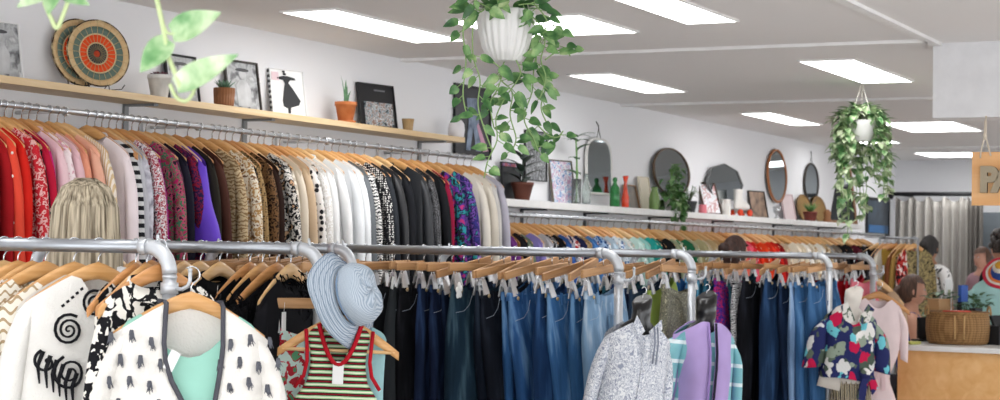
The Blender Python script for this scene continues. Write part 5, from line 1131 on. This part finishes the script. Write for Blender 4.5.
for p_, lb, sd_ in ((972, 'bushy green plant standing on the counter behind the basket', 3), (942, 'green potted plant on the counter left of the leaflet stand', 4)):
    t = thing('potted_plant', lb, 'potted plant', ctr(p_, 13.0+.02*sd_-.06)); f = MB(); pot(f, .045, .06, .11, .003); f.build('pot', mat('cfcac2', .6), t)
    f = MB(); rg = random.Random(sd_)
    for k in range(60):
        a = rg.uniform(0, 2*PI); r_ = rg.uniform(0, .12); f.leaf((math.cos(a)*r_, math.sin(a)*r_, .2+rg.uniform(-.06, .14)), (math.cos(a), math.sin(a), rg.uniform(-.3, 1)), .06, .038)
    f.build('leaves', mat('4a6f4c', .5, kind='soft', cols=('33573a', '6f9468'), s=1.5), t); f = MB()
    for k in range(6): f.tube([(0, 0, .08), (.06*math.cos(k), .06*math.sin(k), .26)], .003, 5)
    f.build('stems', mat('5c6f48', .6), t)
# mint blouse and crochet hat on a stand at the right edge
c = at(1003, 263, X=13.2); t = thing('display_stand', 'thin white stand carrying the mint blouse and the crochet hat', 'stand', (c.x, c.y, 0)); f = MB(); f.tube([(0, 0, 0), (0, 0, c.z+.0)], .012, 10); f.build('pole', WHITE, t); f = MB(); f.lathe([(.15, 0), (.15, .012), (.02, .02), (.001, .02)], 28); f.build('base', WHITE, t)
t = top('mint_blouse', 'pale mint blouse hanging under the striped crochet hat at the right edge', 'blouse', c+Vector((0, 0, -.01)), (0, 0, facing(c)), P('b5e0dc'), L=.5, t=.06, sl='short')
t = thing('crochet_hat', 'crochet sun hat in red, blue, yellow and white rings at the right edge', 'hat', at(1001, 272, X=13.0), rot=axis_rot(-CF*.7-CAMR*.3+UP*.5))
for a, b, col in ((0, .25, 'd8a23c'), (.25, .4, 'e8e2d6'), (.4, .55, '3c5ca8'), (.55, .7, 'e07a3a'), (.7, .82, 'e8e2d6'), (.82, 1, 'c8384a')):
    f = MB(); hz = lambda q: .10*(1-min(1, q/.55)**3)-.03*max(0, q-.5)
    f.loft([[Vector((.13*q*math.cos(k), .13*q*math.sin(k), hz(q)+dy+.006*q*math.sin(5*k))) for k in [2*PI*i/36 for i in range(36)]] for q, dy in ((max(a, .01), 0), ((a+b)/2, 0), (b, 0), (b, -.003), (max(a, .01), -.003))], caps=False); f.build('crochet_ring', mat(col, .9, bump=.8), t)

# ------------------------------------------------------------------ changing area curtain at the back
cx_ = 19.35; y0_, y1_ = at(893, 195, X=cx_).y, at(985, 195, X=cx_).y; zr = at(930, 194, X=cx_).z
t = thing('curtain_rod', 'black curtain rod across the changing area', 'curtain rod', (cx_, y0_, zr)); f = MB(); f.tube([(0, 0, 0), (0, y1_-y0_-.3, 0)], .022, 10); f.build('rod', BLACK, t); f = MB(); f.ball((0, .02, 0), (.035, .035, .06)); f.build('finial', BLACK, t); f = MB(); f.box((.33, -.05, 0), (.62, .03, .03)); f.build('bracket', BLACK, t)
def drape(label, ya, yb, m_, nf, X, flow=0, ztop=None):
    t = thing('curtain', label, 'curtain', (X, ya, 0)); f = MB(); rings = []; n = nf*12
    zt_ = ztop or zr-.03
    for j in range(15):
        v = j/14; z = zt_+(.04-zt_)*v
        rings.append([Vector((.045*math.sin(2*PI*nf*k/n+.8*math.sin(v*2+k*.05))*(.7+.5*v)*(1+.3*math.sin(k*.3)), (yb-ya)*k/n*(1-flow*v), z-(.05*abs(math.sin(PI*nf*k/n*.5)) if j == 0 else 0))) for k in range(n+1)])
    f.loft(rings, caps=False, closed=False); o = f.build('cloth', m_, t); md = o.modifiers.new('thickness', 'SOLIDIFY'); md.thickness = .004
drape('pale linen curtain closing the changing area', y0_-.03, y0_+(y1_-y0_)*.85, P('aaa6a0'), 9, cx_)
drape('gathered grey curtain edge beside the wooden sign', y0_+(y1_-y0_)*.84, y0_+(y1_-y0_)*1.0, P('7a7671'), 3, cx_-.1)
c = at(992, 250, X=19.6); f = MB(); f.box((0, 0, 0), (.04, .5, 2.0), bev=.005); tag(f.build('dark_panel', mat('6f777d', .4), loc=(19.6, c.y-.12, 1.0)), 'grey panel to the right of the gathered curtain', 'panel')

# rail of clothes near the curtain
XR = 16.4; zr2 = at(895, 238, X=XR).z; ya, yb = at(880, 240, X=XR).y, at(918, 240, X=XR).y
t = thing('clothes_rack', 'thin steel rail of mixed clothes in front of the pale curtain', 'clothes rail', (XR, ya, 0)); f = MB(); f.tube([(0, 0, zr2), (0, yb-ya, zr2)], .010, 10); f.build('rail', STEEL, t)
for y in (0, yb-ya): f = MB(); f.tube([(0, y, zr2), (0, y, .02)], .009, 10); f.tube([(-.25, y, .015), (.25, y, .015)], .014, 8); f.build('leg', STEEL, t)
BR = [(878, 'black sheer scarf top', 'top', 'top', P('1f1e21'), {}), (883, 'smoky grey dress', 'dress', 'dress', P('45444a'), {}), (887, 'ecru dress', 'dress', 'dress', P('cfc8ba'), {}), (891, 'dark brown dress', 'dress', 'dress', P('3c322c'), {}), (896, 'mustard yellow dress', 'dress', 'dress', P('b08f42'), {}), (901, 'rust brown dress', 'dress', 'dress', P('7c4a30'), {}), (905, 'ochre dress', 'dress', 'dress', P('a8854a'), {}), (909, 'white dress with red and black straps', 'dress', 'dress', fab('blotch', 'ddd8d2', 'ddd8d2', 'b0302c', '1f1f22', s=1.2), {}), (914, 'olive print dress', 'dress', 'dress', fab('blotch', '6a6048', '6a6048', '9a8a60', '3a3428', s=1.5), {})]
hang_row(BR, lambda p: Vector((XR, at(p, 240, X=XR).y, zr2)), lambda i: rnd(-.8, -.2), .0125, 'curtain side rail', 'hangers on the curtain side rail', 'w', ggroup='clothes on the curtain side rail')

# ------------------------------------------------------------------ people
def skin(verts, edges, rad, sub=1):
    me = bpy.data.meshes.new('sk'); me.from_pydata(verts, edges, []); o = bpy.data.objects.new('sk', me); C.objects.link(o)
    md = o.modifiers.new('s', 'SKIN'); md.use_smooth_shade = True
    for i, r_ in enumerate(rad):
        sv = me.skin_vertices[0].data[i]; sv.radius = (r_ if isinstance(r_, tuple) else (r_, r_)); sv.use_root = (i == 0)
    m2 = o.modifiers.new('u', 'SUBSURF'); m2.levels = sub; m2.render_levels = sub
    bpy.context.view_layer.update(); ev = o.evaluated_get(bpy.context.evaluated_depsgraph_get()); out = bpy.data.meshes.new_from_object(ev); bpy.data.objects.remove(o); return out
def person(label, loc, rz, H, skinc, hairc, topm, botm, pose='stand', hair='long', tops='tee', look=0, hook=None):
    k = H/1.70; t = thing('person', label, 'person', loc, rz=rz); S = lambda x, y, z: (x*k, y*k, z*k)
    V = []; E_ = []; Rr = []
    def add(p, r_, par=None):
        V.append(S(*p)); Rr.append(tuple(q*k for q in r_) if isinstance(r_, tuple) else r_*k); i = len(V)-1
        if par is not None: E_.append((par, i))
        return i
    dz = 0 if pose == 'stand' else -.42
    pe = add((0, 0, .95+dz), (.15, .11)); wa = add((0, 0, 1.10+dz), (.125, .095), pe); chs = add((0, .0, 1.27+dz), (.15, .105), wa); nb = add((0, .01, 1.41+dz), (.075, .06), chs); nk_ = add((0, 0, 1.49+dz), .05, nb); hd = add((0, -.01, 1.56+dz), .055, nk_)
    arms = []
    for s in (-1, 1):
        hp = add((s*.09, 0, .88+dz), .085, pe)
        if pose == 'stand': kn = add((s*.10, -.01, .49), .058, hp); an = add((s*.10, .03, .09), .038, kn); add((s*.11, -.12, .035), (.04, .028), an)
        else: kn = add((s*.11, -.42, .88+dz), .06, hp); an = add((s*.11, -.40, .09), .038, kn); add((s*.12, -.54, .035), (.04, .028), an)
        shd = add((s*.175, .01, 1.385+dz), .055, nb)
        if pose == 'stand': el = add((s*.225, .03, 1.11), .04, shd); wr = add((s*.23, -.05, .88), .028, el); pa = add((s*.23, -.07, .80), (.038, .02), wr); fd = Vector((0, -.02, -1))
        else: el = add((s*.22, -.03, 1.11+dz), .04, shd); wr = add((s*.16, -.26, 1.08+dz), .028, el); pa = add((s*.15, -.33, 1.07+dz), (.038, .02), wr); fd = Vector((0, -1, -.1))
        arms.append((shd, el))
        bp = Vector([q/k for q in V[pa]])
        for i, (o_, L) in enumerate(((-.027, .07), (-.009, .08), (.009, .077), (.027, .062))):
            ax = Vector((0, 1, 0)) if pose == 'stand' else Vector((1, 0, 0)); b0 = bp+ax*o_*.9+fd*.015; a1 = add(tuple(b0+fd*L*.5), .0085, pa); add(tuple(b0+fd*L+Vector((-s*.015, 0, 0 if pose == 'stand' else -.015))), .007, a1)
        th_ = add(tuple(bp+(Vector((0, -.035, .01)) if pose == 'stand' else Vector((-s*.035, .01, 0)))), .011, wr); add(tuple(bp+(Vector((0, -.055, -.03)) if pose == 'stand' else Vector((-s*.05, -.03, 0)))), .008, th_)
    me = skin(V, E_, Rr, 1); f = MB(); f.bm.from_mesh(me)
    # head with a face
    hc = Vector(S(0, -.015, 1.60+dz)); rings = []; n = 28; m_ = 18
    for j in range(m_+1):
        ph_ = PI*min(max(j, .15), m_-.15)/m_; zz = math.cos(ph_); rr = math.sin(ph_)
        ring = []
        for i in range(n):
            a = 2*PI*i/n; x, y = math.cos(a)*rr, math.sin(a)*rr
            wx = .074*(1-.22*max(0, -zz)**1.5); wy = .092
            yy = y*wy; fr = max(0, -y)
            if fr > .5 and abs(x) < .22 and -.45 < zz < .1: yy -= .018*(1-abs(x)/.22)*(1-abs(zz+.25)/.38 if abs(zz+.25) < .38 else 0)
            if fr > .5 and .1 < abs(x) < .55 and 0 < zz < .3: yy += .006
            if fr > .6 and abs(x) < .35 and -.72 < zz < -.5: yy -= .005
            ring.append(hc+Vector((x*wx, yy, zz*.118))*k)
        rings.append(ring)
    f.loft(rings)
    for s in (-1, 1): f.ball(hc+Vector((s*.076, .008, -.005))*k, Vector((.010, .02, .03))*k, 10, 8)
    SK = mat(skinc, .55); f.build('body', SK, t)
    for s in (-1, 1):
        f = MB(); f.ball(hc+Vector((s*.03, -.083, .012))*k, Vector((.012, .007, .007))*k, 10, 6); ey = f.build('eye', mat('e8e6e4', .2), t)
        f = MB(); f.ball(hc+Vector((s*.03, -.089, .012))*k, Vector((.005, .003, .005))*k, 8, 6); f.build('iris', mat('2a1c14', .2), ey)
    f = MB(); f.tube([hc+Vector((-.02, -.088, -.062))*k, hc+Vector((0, -.094, -.060))*k, hc+Vector((.02, -.088, -.062))*k], .004*k, 6); f.build('lips', mat('b0605a', .5), t)
    # clothing grown from the same joints
    ids = [pe, wa, chs, nb]; vv = [Vector(V[i]) for i in ids]; vv[3] = vv[3]-Vector((0, 0, .01*k)); rr = [(.165*k, .125*k), (.145*k, .112*k), (.166*k, .122*k), (.095*k, .08*k)]; ee = [(0, 1), (1, 2), (2, 3)]
    if tops != 'sleeveless':
        for sh_, el_ in arms:
            vv.append(Vector(V[sh_])); rr.append(.066*k); ee.append((3, len(vv)-1)); vv.append(Vector(V[sh_]).lerp(Vector(V[el_]), .75)); rr.append(.062*k); ee.append((len(vv)-2, len(vv)-1))
    else:
        for sh_, el_ in arms: vv.append(Vector(V[sh_]).lerp(Vector(V[nb]), .3)); rr.append(.06*k); ee.append((3, len(vv)-1))
    f = MB(); f.bm.from_mesh(skin([tuple(v) for v in vv], ee, rr, 2)); f.build('top', topm, t)
    vv = [Vector(V[pe])]; rr = [(.162*k, .122*k)]; ee = []
    for s in (-1, 1):
        if pose == 'stand': ch_ = [(s*.09, 0, .86), (s*.10, -.01, .49), (s*.10, .03, .12)]
        else: ch_ = [(s*.09, -.02, .46), (s*.11, -.42, .46), (s*.11, -.40, .12)]
        pr_ = 0
        for q, r_ in zip(ch_, (.10, .072, .06)): vv.append(Vector(S(*q))); rr.append(r_*k); ee.append((pr_, len(vv)-1)); pr_ = len(vv)-1
    f = MB(); f.bm.from_mesh(skin([tuple(v) for v in vv], ee, rr, 2)); f.build('trousers', botm, t)
    # hair
    HM = mat(hairc[0], .6, kind='hair', cols=(hairc[1],), s=2)
    f = MB(); rg = random.Random(4); n = 72; rings = []
    if hair == 'long':
        for j in range(20):
            q = j/19; ph_ = min(1, q*2.0)*PI/2; dz_ = 0 if q < .5 else (q-.5)*2
            rx = .098*math.sin(max(ph_, .05))+.020*min(1, dz_*2.4)-.006*max(0, dz_-.6); ry = .11*math.sin(max(ph_, .05))+.012*min(1, dz_*2)
            ring = []
            for i in range(n):
                a = 2*PI*i/n; wv = 1+.025*math.sin(i*1.7+q*2)+.02*math.sin(i*.9); frn = max(0, -math.sin(a))
                z = .135*math.cos(ph_) - .25*dz_; y = ry*math.sin(a)*wv
                if frn > .25 and q > .32: y = max(y, -.055)
                ring.append(hc+Vector((rx*math.cos(a)*wv, y+.005, z+.006*math.sin(i*2.3)*dz_))*k)
            rings.append(ring)
        f.loft(rings, caps=False); 
        for _ in range(150):
            a = rg.uniform(-.2, PI+.2); a0 = a+rg.uniform(-.1, .1); f.tube([hc+Vector((.03*math.cos(a0), .03*math.sin(a0), .134))*k, hc+Vector((.075*math.cos(a0), .085*math.sin(a0), .105))*k, hc+Vector((.103*math.cos(a), .112*math.sin(a), .04))*k, hc+Vector((.113*math.cos(a), .120*math.sin(a), -.10))*k, hc+Vector((.110*math.cos(a), .118*math.sin(a), -.25))*k], [.002*k, .003*k, .0035*k, .0035*k, .0012*k], 4)
        f.build('hair', HM, t)
    else:
        for j in range(10):
            ph_ = max(.05, j/9*PI*.62); ring = []
            for i in range(n):
                a = 2*PI*i/n; y = math.sin(a); wv = 1+.03*math.sin(i*1.9); z = .130*math.cos(ph_)
                if y < -.2: z = max(z, .045+.02*abs(math.cos(a)))
                ring.append(hc+Vector((.086*math.sin(ph_)*math.cos(a)*wv, .006+.104*math.sin(ph_)*y*wv, z))*k)
            rings.append(ring)
        f.loft(rings, caps=False)
        if hair == 'bun': f.ball(hc+Vector((0, .115, .035))*k, .042*k, 14, 10); f.ball(hc+Vector((0, .05, .0))*k, Vector((.083, .07, .10))*k)
        if hair == 'pony': f.tube([hc+Vector((0, .09, .03))*k, hc+Vector((0, .135, -.03))*k, hc+Vector((0, .12, -.15))*k], [.03*k, .04*k, .012*k], 10); f.ball(hc+Vector((0, .04, .0))*k, Vector((.083, .068, .10))*k)
        if hair == 'curly':
            for _ in range(120):
                a = rg.uniform(0, 2*PI); e = rg.uniform(-.1, 1.4); 
                if math.sin(a) < -.3 and e < .7: continue
                f.ball(hc+Vector((.098*math.cos(a)*math.cos(e*.9), .11*math.sin(a)*math.cos(e*.9)+.01, .13*math.sin(e*.9)))*k, rg.uniform(.018, .03)*k, 8, 6)
        f.build('hair', HM, t)
    return t
DK = P('26262c')
person('person with straight ash blonde hair seen from behind between the front racks', (4.55, 3.756, 0), facing((4.55, 3.756))+PI-.05, 1.69, 'e3b79c', ('6f6350', 'c9bca4'), P('e9e9ea'), P('33405c'), hair='long')
q = at(734, 250, X=11.25); person('person with dark brown hair whose head shows above the far jeans rack', (q.x, q.y, 0), facing(q)+2.4, 1.61, 'd8a488', ('2c1c18', '4a3028'), P('5a5058'), DK, hair='bun')
q = at(929, 250, X=16.9); t = person('person standing with back turned, dark bun and white patterned top', (q.x, q.y, 0), facing(q)+PI-.5, 1.69, 'a8785c', ('1e1a1a', '33302f'), fab('blotch', 'e8e6e4', 'eceae8', 'eceae8', '26262a', s=.8), DK, hair='bun')
f = MB(); f.tube([(-.14, .10, 1.40), (-.02, .135, 1.25), (.12, .13, 1.02)], .012, 6, ell=.5); f.tube([(-.14, .10, 1.40), (-.06, -.09, 1.36), (.10, -.13, 1.05)], .012, 6, ell=.5); f.build('bag_strap', BLACK, t)
q = at(911, 290, X=14.2); person('person seated behind the counter in profile wearing a blue sleeveless top', (q.x, q.y, .0), facing(q)+PI/2+.15, 1.79, 'dda68c', ('3c2820', '5f4436'), P('2f4f94'), DK, pose='sit', hair='pony', tops='sleeveless')
t = thing('stool', 'black stool under the seated person behind the counter', 'stool', (q.x, q.y, 0)); f = MB(); f.lathe([(.001, .40), (.17, .40), (.18, .42), (.17, .44), (.001, .445)], 28); f.build('seat', BLACK, t); f = MB(); f.tube([(0, 0, .4), (0, 0, .02)], .025, 10); f.build('column', CHROME, t); f = MB(); f.lathe([(.2, 0), (.2, .012), (.03, .03), (.001, .03)], 28); f.build('base', CHROME, t)
q = at(1003, 250, X=14.3); person('person with curly dark hair in black clothes at the right edge', (q.x, q.y, 0), facing(q)-PI*.75, 1.70, 'b98a70', ('241e1c', '3c3430'), P('18181b'), P('18181b'), hair='curly')
q = at(983, 255, X=18.3); person('person in a mauve top half hidden by the gathered curtain', (q.x, q.y, 0), facing(q)-.8, 1.60, 'd09a84', ('4a342a', '6a4c3c'), P('a8848c'), DK, hair='pony')
